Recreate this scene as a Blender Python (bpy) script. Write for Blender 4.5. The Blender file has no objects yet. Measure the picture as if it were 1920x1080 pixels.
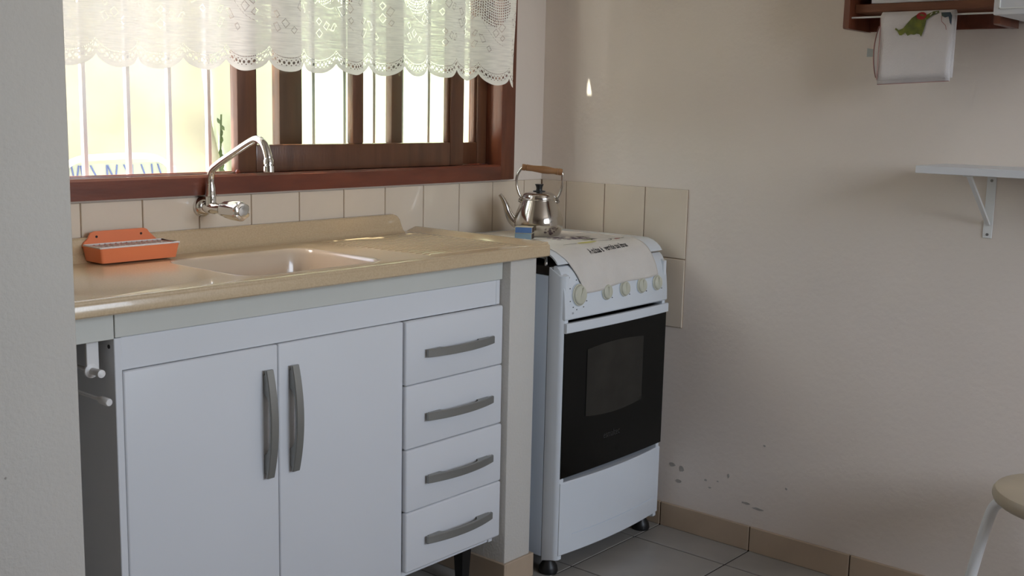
import bpy, bmesh, math, random
from mathutils import Vector, Matrix

random.seed(7)
scene = bpy.context.scene
COL = scene.collection

# ------------------------------------------------------------------ camera
# axes: the room corner is the origin, +x runs right along the window wall,
# -y comes out of the window wall into the room, z is up; metres
cam_data = bpy.data.cameras.new('camera')
cam = bpy.data.objects.new('camera', cam_data)
COL.objects.link(cam)
cam_data.sensor_width = 36.0
cam_data.lens = 36.0 * 2111.7 / 1920.0
cam_data.clip_start = 0.02
R = Vector((0.65016799, -0.75946148, 0.02235717))
U = Vector((0.10551196, 0.11938994, 0.98722503))
F = Vector((0.75242861, 0.63950317, -0.15775579))
mw = Matrix.Identity(4)
for i in range(3):
    mw[i][0], mw[i][1], mw[i][2] = R[i], U[i], -F[i]
mw[0][3], mw[1][3], mw[2][3] = -2.8398, -2.2992, 1.2559
cam.matrix_world = mw
scene.camera = cam

# ------------------------------------------------------------------ light
scene.view_settings.view_transform = 'Standard'
scene.view_settings.look = 'None'
scene.view_settings.gamma = 1.0
scene.view_settings.use_curve_mapping = False
scene.view_settings.exposure = 0.4

world = bpy.data.worlds.new('world')
scene.world = world
world.use_nodes = True
wn = world.node_tree.nodes
sky = wn.new('ShaderNodeTexSky')
sky.sky_type = 'NISHITA'
sky.sun_disc = False
sky.sun_elevation = math.radians(58)
sky.sun_rotation = math.radians(-60)
sky.air_density = 1.0
sky.dust_density = 4.0
wn['Background'].inputs['Strength'].default_value = 0.72
world.node_tree.links.new(sky.outputs['Color'], wn['Background'].inputs['Color'])

SUN_DIR = Vector((0.452, -0.277, -0.848)).normalized()
sd = bpy.data.lights.new('sun', 'SUN')
sd.energy = 15.0
sd.angle = math.radians(0.3)
sd.color = (1.0, 0.95, 0.86)
sun = bpy.data.objects.new('sun', sd)
COL.objects.link(sun)
sun.rotation_euler = SUN_DIR.to_track_quat('-Z', 'Y').to_euler()
sun.location = (-4, 3, 6)

# area lamp added as fill for daylight from behind, at an assumed window
ad = bpy.data.lights.new('rear_daylight_fill', 'AREA')
ad.shape = 'RECTANGLE'
ad.size, ad.size_y = 1.6, 1.05
ad.energy = 34.0
ad.color = (0.86, 0.92, 1.0)
al = bpy.data.objects.new('rear_daylight_fill', ad)
COL.objects.link(al)
al.location = (-1.15, -4.17, 1.72)
al.rotation_euler = (math.radians(90), 0, 0)     # faces +y, into the room


# ------------------------------------------------------------------ node helper
class S:
    """a socket (or number) with arithmetic that builds Math nodes"""
    nt = None
    def __init__(self, v): self.v = v
    @staticmethod
    def op(o, *a):
        n = S.nt.nodes.new('ShaderNodeMath'); n.operation = o
        for i, x in enumerate(a):
            x = x.v if isinstance(x, S) else x
            if isinstance(x, (int, float)): n.inputs[i].default_value = x
            else: S.nt.links.new(x, n.inputs[i])
        return S(n.outputs[0])
    def __add__(s, o): return S.op('ADD', s, o)
    def __sub__(s, o): return S.op('SUBTRACT', s, o)
    def __mul__(s, o): return S.op('MULTIPLY', s, o)
    def __truediv__(s, o): return S.op('DIVIDE', s, o)
    def lt(s, o): return S.op('LESS_THAN', s, o)
    def gt(s, o): return S.op('GREATER_THAN', s, o)
    def fr(s): return S.op('FRACT', s)
    def abs(s): return S.op('ABSOLUTE', s)
    def floor(s): return S.op('FLOOR', s)
    def sin(s): return S.op('SINE', s)
    def max(s, o): return S.op('MAXIMUM', s, o)
    def min(s, o): return S.op('MINIMUM', s, o)
    def sqrt(s): return S.op('SQRT', s)


def new_mat(name):
    m = bpy.data.materials.new(name)
    m.use_nodes = True
    nt = m.node_tree
    return m, nt, nt.nodes['Principled BSDF']


def mat(name, col, rough=0.5, metal=0.0, var=0.06, vscale=6.0, bump=0.0, bscale=60.0,
        stretch=(1, 1, 1), col2=None, coat=0.0, spec=0.5, detail=4.0):
    """procedural material: two tones mixed by noise, fine relief by a second noise"""
    m, nt, p = new_mat(name)
    tc = nt.nodes.new('ShaderNodeTexCoord')
    mp = nt.nodes.new('ShaderNodeMapping')
    mp.inputs['Scale'].default_value = stretch
    nt.links.new(tc.outputs['Object'], mp.inputs['Vector'])
    nz = nt.nodes.new('ShaderNodeTexNoise')
    nz.inputs['Scale'].default_value = vscale
    nz.inputs['Detail'].default_value = detail
    nt.links.new(mp.outputs['Vector'], nz.inputs['Vector'])
    ramp = nt.nodes.new('ShaderNodeValToRGB')
    c2 = col2 if col2 else tuple(max(0, c * (1 - 2 * var)) for c in col)
    ramp.color_ramp.elements[0].position = 0.3
    ramp.color_ramp.elements[1].position = 0.7
    ramp.color_ramp.elements[0].color = (*c2, 1)
    ramp.color_ramp.elements[1].color = (*col, 1)
    nt.links.new(nz.outputs['Fac'], ramp.inputs['Fac'])
    nt.links.new(ramp.outputs['Color'], p.inputs['Base Color'])
    p.inputs['Roughness'].default_value = rough
    p.inputs['Metallic'].default_value = metal
    p.inputs['Specular IOR Level'].default_value = spec
    if coat: p.inputs['Coat Weight'].default_value = coat
    if bump:
        n2 = nt.nodes.new('ShaderNodeTexNoise')
        n2.inputs['Scale'].default_value = bscale
        n2.inputs['Detail'].default_value = 3
        nt.links.new(mp.outputs['Vector'], n2.inputs['Vector'])
        b = nt.nodes.new('ShaderNodeBump')
        b.inputs['Strength'].default_value = bump
        b.inputs['Distance'].default_value = 0.004
        nt.links.new(n2.outputs['Fac'], b.inputs['Height'])
        nt.links.new(b.outputs['Normal'], p.inputs['Normal'])
    return m


M = {}
M['plaster'] = mat('cream_plaster', (0.78, 0.69, 0.61), 0.75, var=0.025, vscale=2.5, bump=0.25, bscale=55)
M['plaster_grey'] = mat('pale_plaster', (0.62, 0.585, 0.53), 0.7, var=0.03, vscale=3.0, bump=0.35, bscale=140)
M['ceiling'] = mat('wood_panel_ceiling', (0.58, 0.50, 0.42), 0.5, col2=(0.50, 0.42, 0.34), stretch=(1, 9, 1), vscale=4)
M['wall_tile'] = mat('cream_glazed_tile', (0.75, 0.645, 0.52), 0.22, var=0.04, vscale=5, coat=0.3)
M['grout'] = mat('tan_grout', (0.36, 0.25, 0.16), 0.9, var=0.1)
M['floor_tile'] = mat('pale_floor_tile', (0.36, 0.335, 0.30), 0.3, var=0.09, vscale=7, bump=0.05, bscale=20)
M['floor_grout'] = mat('dark_floor_grout', (0.035, 0.026, 0.022), 0.9, var=0.1)
M['skirting'] = mat('tan_skirting_tile', (0.50, 0.38, 0.27), 0.35, var=0.06, vscale=9)
M['wood'] = mat('varnished_red_wood', (0.20, 0.052, 0.024), 0.3, col2=(0.11, 0.026, 0.013), vscale=5,
                stretch=(1, 6, 6), bump=0.08, bscale=40, coat=0.25)
M['wood_v'] = mat('varnished_red_wood_upright', (0.19, 0.058, 0.027), 0.32, col2=(0.10, 0.028, 0.014), vscale=5,
                  stretch=(7, 7, 1), bump=0.08, bscale=40, coat=0.2)
M['wood_sash'] = mat('brown_sash_wood', (0.15, 0.062, 0.03), 0.32, col2=(0.085, 0.034, 0.017), vscale=5, stretch=(7, 7, 1), bump=0.08, bscale=40, coat=0.15)
M['wood_light'] = mat('oiled_brown_wood', (0.26, 0.10, 0.045), 0.5, col2=(0.17, 0.06, 0.028), vscale=6, stretch=(6, 1, 6))
M['white_lam'] = mat('white_laminate', (0.72, 0.73, 0.75), 0.35, var=0.012, vscale=3)
M['white_edge'] = mat('white_edge_band', (0.70, 0.70, 0.67), 0.45, var=0.02)
M['apron'] = mat('off_white_apron', (0.62, 0.62, 0.57), 0.4, var=0.03, vscale=5)
M['handle'] = mat('grey_metallic_handle', (0.30, 0.30, 0.28), 0.33, metal=0.55, var=0.03)
M['counter'] = mat('beige_synthetic_granite', (0.60, 0.455, 0.285), 0.22, col2=(0.54, 0.40, 0.245), vscale=260, detail=1.5, coat=0.35)
M['basin'] = mat('cream_basin_gelcoat', (0.60, 0.49, 0.37), 0.16, var=0.02, vscale=12, coat=0.4)
M['chrome'] = mat('polished_chrome', (0.82, 0.82, 0.80), 0.09, metal=1.0, var=0.01)
M['steel'] = mat('polished_steel', (0.60, 0.565, 0.52), 0.13, metal=1.0, var=0.02)
M['black'] = mat('black_plastic', (0.012, 0.012, 0.012), 0.4, var=0.1)
M['enamel'] = mat('white_enamel', (0.70, 0.735, 0.77), 0.2, var=0.012, coat=0.3)
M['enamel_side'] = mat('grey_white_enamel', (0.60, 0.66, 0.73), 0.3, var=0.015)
M['dark_metal'] = mat('dark_burner_tray', (0.05, 0.038, 0.03), 0.4, metal=0.3, var=0.1)
M['oven_glass'] = mat('black_oven_glass', (0.005, 0.0055, 0.005), 0.1, var=0.1, spec=0.2)
M['oven_window'] = mat('smoked_oven_window', (0.030, 0.028, 0.023), 0.12, var=0.15, vscale=12, spec=0.3)
M['logo'] = mat('dull_grey_print', (0.035, 0.035, 0.033), 0.4, var=0.1)
M['knob'] = mat('cream_knob_plastic', (0.56, 0.55, 0.44), 0.42, var=0.03)
M['orange'] = mat('orange_plastic', (0.88, 0.25, 0.105), 0.33, var=0.03, spec=0.4)
M['white_plastic'] = mat('white_plastic', (0.78, 0.76, 0.74), 0.4, var=0.02)
M['white_paint'] = mat('white_paint', (0.80, 0.80, 0.79), 0.35, var=0.02)
M['cloth'] = mat('cream_tea_towel', (0.69, 0.64, 0.58), 0.9, var=0.035, vscale=14, bump=0.3, bscale=420)
M['cloth_white'] = mat('white_tea_towel', (0.70, 0.655, 0.64), 0.9, var=0.03, vscale=14, bump=0.3, bscale=420)
M['ink'] = mat('black_print', (0.02, 0.018, 0.018), 0.9, var=0.1)
M['purple'] = mat('grape_print', (0.20, 0.14, 0.17), 0.9, var=0.2, vscale=60)
M['yellow'] = mat('yellow_print', (0.62, 0.55, 0.19), 0.9, var=0.1, vscale=40)
M['leafprint'] = mat('green_print', (0.21, 0.22, 0.035), 0.9, col2=(0.07, 0.09, 0.03), vscale=45)
M['redprint'] = mat('red_print', (0.40, 0.035, 0.035), 0.9, var=0.1)
M['blueprint'] = mat('blue_green_print', (0.055, 0.075, 0.13), 0.9, col2=(0.06, 0.09, 0.04), vscale=30)
M['pinkedge'] = mat('pink_stitching', (0.42, 0.20, 0.18), 0.9, var=0.1)
M['tag'] = mat('pale_blue_tag', (0.42, 0.45, 0.44), 0.7, var=0.05)
M['matchblue'] = mat('blue_card', (0.075, 0.16, 0.36), 0.6, var=0.08, vscale=40)
M['matchpale'] = mat('pale_blue_card', (0.20, 0.29, 0.36), 0.6, var=0.08, vscale=40)
M['card'] = mat('bare_card', (0.50, 0.45, 0.33), 0.8, var=0.05)
M['striker'] = mat('brown_striker', (0.06, 0.035, 0.03), 0.9, var=0.2, vscale=80)
M['grip'] = mat('turned_wood_grip', (0.34, 0.17, 0.07), 0.4, col2=(0.20, 0.09, 0.035), vscale=9, stretch=(1, 5, 5))
M['seat'] = mat('cream_stool_seat', (0.50, 0.42, 0.30), 0.45, var=0.06, vscale=8)
M['chip'] = mat('exposed_grey_render', (0.46, 0.42, 0.375), 0.9, var=0.12, vscale=60)
M['green_wall'] = mat('pale_green_render', (0.42, 0.475, 0.33), 0.8, var=0.03, vscale=2)
M['concrete'] = mat('pale_concrete', (0.50, 0.47, 0.42), 0.85, var=0.08, vscale=4)
M['leaf'] = mat('dark_green_leaf', (0.06, 0.10, 0.03), 0.5, var=0.3, vscale=20)
M['fabric_blue'] = mat('blue_line_print', (0.10, 0.14, 0.32), 0.8, var=0.1)
M['fabric_pale'] = mat('pale_chair_fabric', (0.34, 0.38, 0.35), 0.85, var=0.05)

# clear window glass: thin pane, mostly see-through with a sharp reflection
m, nt, p = new_mat('window_glass')
out = nt.nodes['Material Output']
tr = nt.nodes.new('ShaderNodeBsdfTransparent'); tr.inputs['Color'].default_value = (0.93, 0.96, 0.93, 1)
gl = nt.nodes.new('ShaderNodeBsdfGlossy'); gl.inputs['Roughness'].default_value = 0.02
fr = nt.nodes.new('ShaderNodeLayerWeight'); fr.inputs['Blend'].default_value = 0.5
mx = nt.nodes.new('ShaderNodeMixShader')
S_fac = nt.nodes.new('ShaderNodeMath'); S_fac.operation = 'POWER'; S_fac.inputs[1].default_value = 5.0
nt.links.new(fr.outputs['Facing'], S_fac.inputs[0])
S_add = nt.nodes.new('ShaderNodeMath'); S_add.operation = 'MULTIPLY_ADD'; S_add.inputs[1].default_value = 0.6; S_add.inputs[2].default_value = 0.03
nt.links.new(S_fac.outputs[0], S_add.inputs[0])
nt.links.new(S_add.outputs[0], mx.inputs[0]); nt.links.new(tr.outputs[0], mx.inputs[1]); nt.links.new(gl.outputs[0], mx.inputs[2])
nt.links.new(mx.outputs[0], out.inputs['Surface'])
nt.nodes.remove(p)
M['glass'] = m

# backlit canvas: light soaks through
def canvas(name, col, trans):
    m, nt, p = new_mat(name)
    out = nt.nodes['Material Output']
    tc = nt.nodes.new('ShaderNodeTexCoord')
    nz = nt.nodes.new('ShaderNodeTexNoise'); nz.inputs['Scale'].default_value = 1.6; nz.inputs['Detail'].default_value = 3
    nt.links.new(tc.outputs['Object'], nz.inputs['Vector'])
    rp = nt.nodes.new('ShaderNodeValToRGB')
    rp.color_ramp.elements[0].color = (*[c * 0.80 for c in col], 1); rp.color_ramp.elements[1].color = (*col, 1)
    rp.color_ramp.elements[0].position = .35; rp.color_ramp.elements[1].position = .65
    nt.links.new(nz.outputs['Fac'], rp.inputs['Fac'])
    d = nt.nodes.new('ShaderNodeBsdfDiffuse'); t = nt.nodes.new('ShaderNodeBsdfTranslucent')
    nt.links.new(rp.outputs[0], d.inputs['Color']); nt.links.new(rp.outputs[0], t.inputs['Color'])
    mx = nt.nodes.new('ShaderNodeMixShader'); mx.inputs[0].default_value = trans
    nt.links.new(d.outputs[0], mx.inputs[1]); nt.links.new(t.outputs[0], mx.inputs[2])
    nt.links.new(mx.outputs[0], out.inputs['Surface']); nt.nodes.remove(p)
    return m
M['tarp'] = canvas('cream_translucent_tarpaulin', (0.66, 0.64, 0.54), 0.48)
M['gobo'] = canvas('sun_gobo_canvas', (0.72, 0.68, 0.58), 0.04)

# lace: UV x runs along the cloth, UV y is the height above the scalloped hem (metres)
def lace():
    m, nt, p = new_mat('white_lace')
    S.nt = nt
    out = nt.nodes['Material Output']
    uvn = nt.nodes.new('ShaderNodeUVMap'); uvn.uv_map = 'lace'
    sp = nt.nodes.new('ShaderNodeSeparateXYZ'); nt.links.new(uvn.outputs[0], sp.inputs[0])
    u, v = S(sp.outputs[0]), S(sp.outputs[1])
    def dots(u, v, pu, v0, pv, r):              # one row of round holes
        a = ((u / pu).fr() - 0.5) * pu
        b = v - v0
        return (a * a + b * b).lt(r * r)
    def ring(cu, cv, u, v, r0, w):              # dotted diamond outline
        d = (u - cu).abs() + (v - cv).abs()
        return (d - r0).abs().lt(w)
    h = dots(u, v, 0.0042, 0.0325, 1, 0.0013)
    h = h.max(dots(u, v, 0.013, 0.0205, 1, 0.0036))
    h = h.max(dots(u + 0.0065, v, 0.013, 0.0265, 1, 0.0016))
    h = h.max(dots(u + 0.0065, v, 0.013, 0.0145, 1, 0.0016))
    # repeating flower of diamonds, broken into stitches
    st = ((u + v) / 0.0034).fr().lt(0.6) * ((u - v) / 0.0034).fr().lt(0.75)
    P = 0.155
    uu = (u / P).fr() * P
    mo = S(0.0)
    for cu, cv, r0 in ((.030, .098, .0105), (.055, .114, .0105), (.030, .128, .0085), (.078, .098, .0085),
                       (.103, .150, .012), (.125, .165, .012), (.103, .182, .010), (.128, .135, .008),
                       (.040, .205, .014), (.066, .190, .010), (.020, .180, .009)):
        mo = ring(cu, cv, uu, v, r0, 0.0017).max(mo)
    diag = (((u + v * 1.6) / 0.31).fr() * 0.31).lt(0.0022)
    diag = diag * v.gt(0.11)
    up = dots(u, (v / 0.0075).fr() * 0.0075, 0.0075, 0.0037, 1, 0.0022) * v.gt(0.15)
    patch = ((u * 20.3).sin() + (v * 31.0 + 1.2).sin()).gt(0.95)
    h = h.max((mo.max(diag)) * st).max(up * patch)
    band = (v - 0.0085).lt(0)                     # solid hem tape
    tco = nt.nodes.new('ShaderNodeTexCoord')
    tc = nt.nodes.new('ShaderNodeMapping'); tc.inputs['Scale'].default_value = (20, 20, 330)
    nt.links.new(tco.outputs['Object'], tc.inputs['Vector'])
    nz = nt.nodes.new('ShaderNodeTexNoise'); nz.inputs['Scale'].default_value = 1.0; nz.inputs['Detail'].default_value = 2
    nt.links.new(tc.outputs[0], nz.inputs['Vector'])
    thin = (S(nz.outputs['Fac']) - 0.42).max(0) * 0.7 + 0.02
    thin = thin * (S(1.0) - band) + band * 0.02
    alpha = h.max(0) * 0.92
    tfac = alpha.max(thin)
    d = nt.nodes.new('ShaderNodeBsdfDiffuse'); d.inputs['Color'].default_value = (0.82, 0.79, 0.74, 1)
    t = nt.nodes.new('ShaderNodeBsdfTranslucent'); t.inputs['Color'].default_value = (0.84, 0.81, 0.72, 1)
    mx = nt.nodes.new('ShaderNodeMixShader'); mx.inputs[0].default_value = 0.26
    nt.links.new(d.outputs[0], mx.inputs[1]); nt.links.new(t.outputs[0], mx.inputs[2])
    tp = nt.nodes.new('ShaderNodeBsdfTransparent')
    m2 = nt.nodes.new('ShaderNodeMixShader')
    nt.links.new(tfac.v, m2.inputs[0]); nt.links.new(mx.outputs[0], m2.inputs[1]); nt.links.new(tp.outputs[0], m2.inputs[2])
    nt.links.new(m2.outputs[0], out.inputs['Surface']); nt.nodes.remove(p)
    return m
M['lace'] = lace()


# ------------------------------------------------------------------ geometry helpers
def BM(): return bmesh.new()


def box(bm, lo, hi, bev=0.0, seg=2):
    c = [(a + b) / 2 for a, b in zip(lo, hi)]
    s = [abs(b - a) for a, b in zip(lo, hi)]
    r = bmesh.ops.create_cube(bm, size=1.0, matrix=Matrix.Translation(c) @ Matrix.Diagonal((*s, 1)))
    if bev:
        es = list({e for v in r['verts'] for e in v.link_edges})
        bmesh.ops.bevel(bm, geom=es, offset=bev, segments=seg, profile=0.5, affect='EDGES')
    return bm


def loft(bm, loops, cap0=True, cap1=True, closed=True):
    """loops: lists of points with equal length; joins neighbours with quads"""
    rings = [[bm.verts.new(p) for p in lp] for lp in loops]
    n = len(rings[0])
    for a, b in zip(rings, rings[1:]):
        for i in range(n if closed else n - 1):
            j = (i + 1) % n
            bm.faces.new((a[i], a[j], b[j], b[i]))
    if cap0 and closed: bm.faces.new(rings[0][::-1])
    if cap1 and closed: bm.faces.new(rings[-1])
    return rings


def prism(bm, poly, axis, a, b):
    """poly: 2D points in the plane normal to axis, extruded from a to b"""
    def mk(q, t):
        if axis == 0: return (t, q[0], q[1])
        if axis == 1: return (q[0], t, q[1])
        return (q[0], q[1], t)
    loft(bm, [[mk(q, a) for q in poly], [mk(q, b) for q in poly]])
    bmesh.ops.recalc_face_normals(bm, faces=bm.faces)
    return bm


def circ(c, r, ax1, ax2, n):
    return [Vector(c) + (math.cos(2 * math.pi * i / n) * Vector(ax1) + math.sin(2 * math.pi * i / n) * Vector(ax2)) * r for i in range(n)]


def tube(bm, pts, r, n=12, caps=True):
    pts = [Vector(p) for p in pts]
    rs = r if isinstance(r, (list, tuple)) else [r] * len(pts)
    loops, prev = [], None
    for i, p in enumerate(pts):
        d = (pts[min(i + 1, len(pts) - 1)] - pts[max(i - 1, 0)]).normalized()
        if prev is None:
            a = Vector((0, 0, 1)) if abs(d.z) < 0.9 else Vector((1, 0, 0))
            x = d.cross(a).normalized()
        else:
            x = (prev - d * prev.dot(d)).normalized()
        prev = x
        loops.append(circ(p, rs[i], x, d.cross(x), n))
    loft(bm, loops, caps, caps)
    bmesh.ops.recalc_face_normals(bm, faces=bm.faces)
    return bm


def lathe(bm, prof, c=(0, 0, 0), ax=(0, 0, 1), n=32):
    """prof: (radius, height) pairs along ax from c"""
    ax = Vector(ax).normalized()
    a = Vector((1, 0, 0)) if abs(ax.x) < 0.9 else Vector((0, 1, 0))
    x = ax.cross(a).normalized(); y = ax.cross(x)
    loft(bm, [circ(Vector(c) + ax * h, max(r, 1e-4), x, y, n) for r, h in prof])
    bmesh.ops.recalc_face_normals(bm, faces=bm.faces)
    return bm


def bez(pts, n=8):
    """smooth Catmull-Rom path through pts"""
    P = [Vector(p) for p in pts]
    P = [2 * P[0] - P[1]] + P + [2 * P[-1] - P[-2]]
    o = []
    for i in range(1, len(P) - 2):
        for k in range(n):
            t = k / n
            a, b, c, d = P[i - 1], P[i], P[i + 1], P[i + 2]
            o.append(0.5 * ((2 * b) + (c - a) * t + (2 * a - 5 * b + 4 * c - d) * t * t + (3 * b - a - 3 * c + d) * t ** 3))
    o.append(P[-2])
    return o


def rrect(x0, x1, y0, y1, r, n=6):
    o = []
    for cx, cy, a0 in ((x1 - r, y1 - r, 0), (x0 + r, y1 - r, 90), (x0 + r, y0 + r, 180), (x1 - r, y0 + r, 270)):
        for k in range(n + 1):
            a = math.radians(a0 + 90 * k / n)
            o.append((cx + r * math.cos(a), cy + r * math.sin(a)))
    return o


def sheet(bm, f, nu, nv):
    g = [[bm.verts.new(f(i / nu, j / nv)) for j in range(nv + 1)] for i in range(nu + 1)]
    for i in range(nu):
        for j in range(nv):
            bm.faces.new((g[i][j], g[i + 1][j], g[i + 1][j + 1], g[i][j + 1]))
    return g


WL = {}
def mesh_of(name, bm, m, off=Vector((0, 0, 0)), smooth=True, ang=35):
    me = bpy.data.meshes.new(name)
    if off.length: bmesh.ops.translate(bm, verts=bm.verts, vec=-off)
    bm.to_mesh(me); bm.free()
    me.materials.append(m)
    if smooth:
        me.shade_smooth(); me.set_sharp_from_angle(angle=math.radians(ang))
    return me


def tag(o, label=None, cat=None, group=None, kind=None):
    if label: o['label'] = label
    if cat: o['category'] = cat
    if group: o['group'] = group
    if kind: o['kind'] = kind
    return o


def thing(name, loc=(0, 0, 0), label=None, cat=None, group=None, kind=None, rotz=0.0, local=False):
    o = bpy.data.objects.new(name, None)
    o.empty_display_size = 0.05
    COL.objects.link(o)
    o.location = loc
    o.rotation_euler = (0, 0, rotz)
    WL[o.name] = Vector((0, 0, 0)) if local else Vector(loc)
    return tag(o, label, cat, group, kind)


def part(name, bm, m, parent, label=None, **kw):
    """a mesh child; bm is in world coordinates unless its thing is local"""
    w = WL[parent.name]
    o = bpy.data.objects.new(name, mesh_of(name, bm, m, w, **kw))
    COL.objects.link(o)
    o.parent = parent
    WL[o.name] = w
    if label: o['label'] = label
    return o


def solo(name, bm, m, loc, label=None, cat=None, group=None, kind=None, **kw):
    """a top-level mesh with its origin at loc"""
    o = bpy.data.objects.new(name, mesh_of(name, bm, m, Vector(loc), **kw))
    COL.objects.link(o)
    o.location = loc
    WL[o.name] = Vector(loc)
    return tag(o, label, cat, group, kind)


def pieces(name, spots, me, parent):
    """alike pieces that share one mesh"""
    w = WL[parent.name]
    for p in spots:
        o = bpy.data.objects.new(name, me)
        COL.objects.link(o)
        o.parent = parent
        o.location = Vector(p) - w


# ================================================================== the setting
ZC = 2.62
# floor with single tiles
bm = BM(); box(bm, (-6.5, -4.2, -0.12), (0.14, 0.14, -0.003))
floor = solo('floor', bm, M['floor_grout'], (-2.3, -2.1, -0.003), kind='structure')
T, GX, GY = 0.3055, -0.1459, -0.5118
cache = {}
def tile_mesh(w, h, key, m, thick, ax):
    k = (round(w, 4), round(h, 4), key, ax)
    if k not in cache:
        b = BM()
        if ax == 2: box(b, (-w / 2, -h / 2, -thick), (w / 2, h / 2, 0), 0.0012, 1)
        elif ax == 1: box(b, (-w / 2, -thick, -h / 2), (w / 2, 0, h / 2), 0.0014, 1)
        else: box(b, (-thick, -w / 2, -h / 2), (0, w / 2, h / 2), 0.0014, 1)
        cache[k] = mesh_of(key, b, m, smooth=False)
    return cache[k]
def cuts(a, b, g, t):
    """tile limits between a and b with a joint at g"""
    k = math.ceil((a - g) / t - 1e-6)
    xs = [a]
    while g + k * t < b - 1e-4:
        if g + k * t - a > 0.004: xs.append(g + k * t)
        k += 1
    return xs + [b]
J = 0.0042
fx, fy = cuts(-4.5, -0.006, GX, T), cuts(-4.2, -0.006, GY, T)
for x0, x1 in zip(fx, fx[1:]):
    for y0, y1 in zip(fy, fy[1:]):
        w, h = x1 - x0 - J, y1 - y0 - J
        if w < 0.01 or h < 0.01: continue
        pieces('floor_tile', [((x0 + x1) / 2, (y0 + y1) / 2, 0.0)], tile_mesh(w, h, 'floor_tile', M['floor_tile'], 0.0029, 2), floor)

# right wall
bm = BM(); box(bm, (0, -4.2, 0), (0.14, 0.12, ZC))
wall_right = solo('wall_right', bm, M['plaster'], (0, -2.1, 0), kind='structure')
# window wall, with the opening left free
WX0, WX1, WZ0, WZ1 = -1.83, -0.162, 1.037, 2.42
bm = BM()
for lo, hi in (((-6.5, 0, 0), (WX0, 0.12, ZC)), ((WX1, 0, 0), (0, 0.12, ZC)),
               ((WX0, 0, 0), (WX1, 0.12, WZ0)), ((WX0, 0, WZ1), (WX1, 0.12, ZC))):
    box(bm, lo, hi)
wall_back = solo('wall_back', bm, M['plaster'], (-2.3, 0.06, 0), kind='structure')
# stub wall whose end face stands at the left of the picture
bm = BM(); box(bm, (-2.065, -0.545, 0), (-1.90, 0, ZC), 0.006, 3)
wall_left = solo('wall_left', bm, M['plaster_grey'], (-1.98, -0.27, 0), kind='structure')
bm = BM(); lathe(bm, [(0.0022, 0), (0.0018, .0012), (0.0005, .0015)], (-2.032, -0.5449, 0.645), (0, -1, 0), 8)
part('nail_hole', bm, M['chip'], wall_left)
bm = BM(); box(bm, (-6.64, -4.2, 0), (-6.5, 0.12, ZC))
solo('wall_far', bm, M['plaster'], (-6.57, -2.1, 0), kind='structure')
bm = BM()
for lo, hi in (((-6.64, -4.34, 0), (-2.00, -4.2, ZC)), ((-0.30, -4.34, 0), (0.14, -4.2, ZC)), ((-2.00, -4.34, 2.28), (-0.30, -4.2, ZC)), ((-2.00, -4.34, 0), (-0.30, -4.2, 1.16))):
    box(bm, lo, hi)
solo('wall_front', bm, M['plaster'], (-2.3, -4.27, 0), kind='structure')
bm = BM(); box(bm, (-6.64, -4.34, ZC), (0.14, 0.12, ZC + 0.12))
solo('ceiling', bm, M['ceiling'], (-2.3, -2.1, ZC), kind='structure')
# masonry support under the worktop, beside the cooker
bm = BM(); box(bm, (-0.688, -0.465, 0), (-0.584, 0, 0.877), 0.004, 2)
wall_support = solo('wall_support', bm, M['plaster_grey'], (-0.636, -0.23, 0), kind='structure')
bm = BM()
box(bm, (-0.690, -0.474, 0), (-0.576, -0.465, 0.066), 0.0015, 1)
sk = part('baseboard_tile', bm, M['skirting'], wall_support)
bm = BM(); box(bm, (-0.697, -0.474, 0), (-0.688, 0, 0.066), 0.0015, 1)
part('baseboard_tile', bm, M['skirting'], wall_support)
bm = BM(); box(bm, (-0.584, -0.4649, 0), (-0.576, 0, 0.066), 0.0015, 1)
part('baseboard_tile', bm, M['skirting'], wall_support)

# baseboard of tan tiles on the right wall
bm = BM(); box(bm, (-0.0035, -4.2, 0), (0, 0, 0.070))
bb = solo('baseboard_right', bm, M['floor_grout'], (-0.002, -2.1, 0), kind='structure')
by = cuts(-4.2, -0.004, GY, T)
for y0, y1 in zip(by, by[1:]):
    if y1 - y0 < 0.02: continue
    pieces('baseboard_tile', [(-0.0003, (y0 + y1) / 2, 0.0365)], tile_mesh(y1 - y0 - 0.0035, 0.073, 'baseboard_tile', M['skirting'], 0.010, 0), bb)

# glazed wall tiles: one row along the window wall, two beside the cooker
TW, TH, ZT = 0.15, 0.2065, 1.0324
JW = 0.0026
bm = BM(); box(bm, (-1.90, -0.002, ZT - TH), (0, 0, ZT - 0.001)); box(bm, (-0.575, -0.002, ZT - 2 * TH), (0, 0, ZT - TH))
grb = part('grout', bm, M['grout'], wall_back, smooth=False)
bm = BM(); box(bm, (-0.002, -0.5545, ZT - 2 * TH + .001), (0, 0, ZT - 0.001))
grr = part('grout', bm, M['grout'], wall_right, smooth=False)
xs = cuts(-1.90, -0.006, -0.0916, TW)
for x0, x1 in zip(xs, xs[1:]):
    if x1 - x0 < 0.01: continue
    for row in (0, 1):
        if row and x0 < -0.575: continue
        pieces('wall_tile', [((x0 + x1) / 2, 0, ZT - TH * (row + 0.5))], tile_mesh(x1 - x0 - JW, TH - JW, 'wall_tile', M['wall_tile'], 0.005, 1), wall_back)
ys = cuts(-0.5552, -0.006, -0.1052, TW)
for y0, y1 in zip(ys, ys[1:]):
    if y1 - y0 < 0.01: continue
    for row in (0, 1):
        pieces('wall_tile', [(0, (y0 + y1) / 2, ZT - TH * (row + 0.5))], tile_mesh(y1 - y0 - JW, TH - JW, 'wall_tile', M['wall_tile'], 0.005, 0), wall_right)

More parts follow.
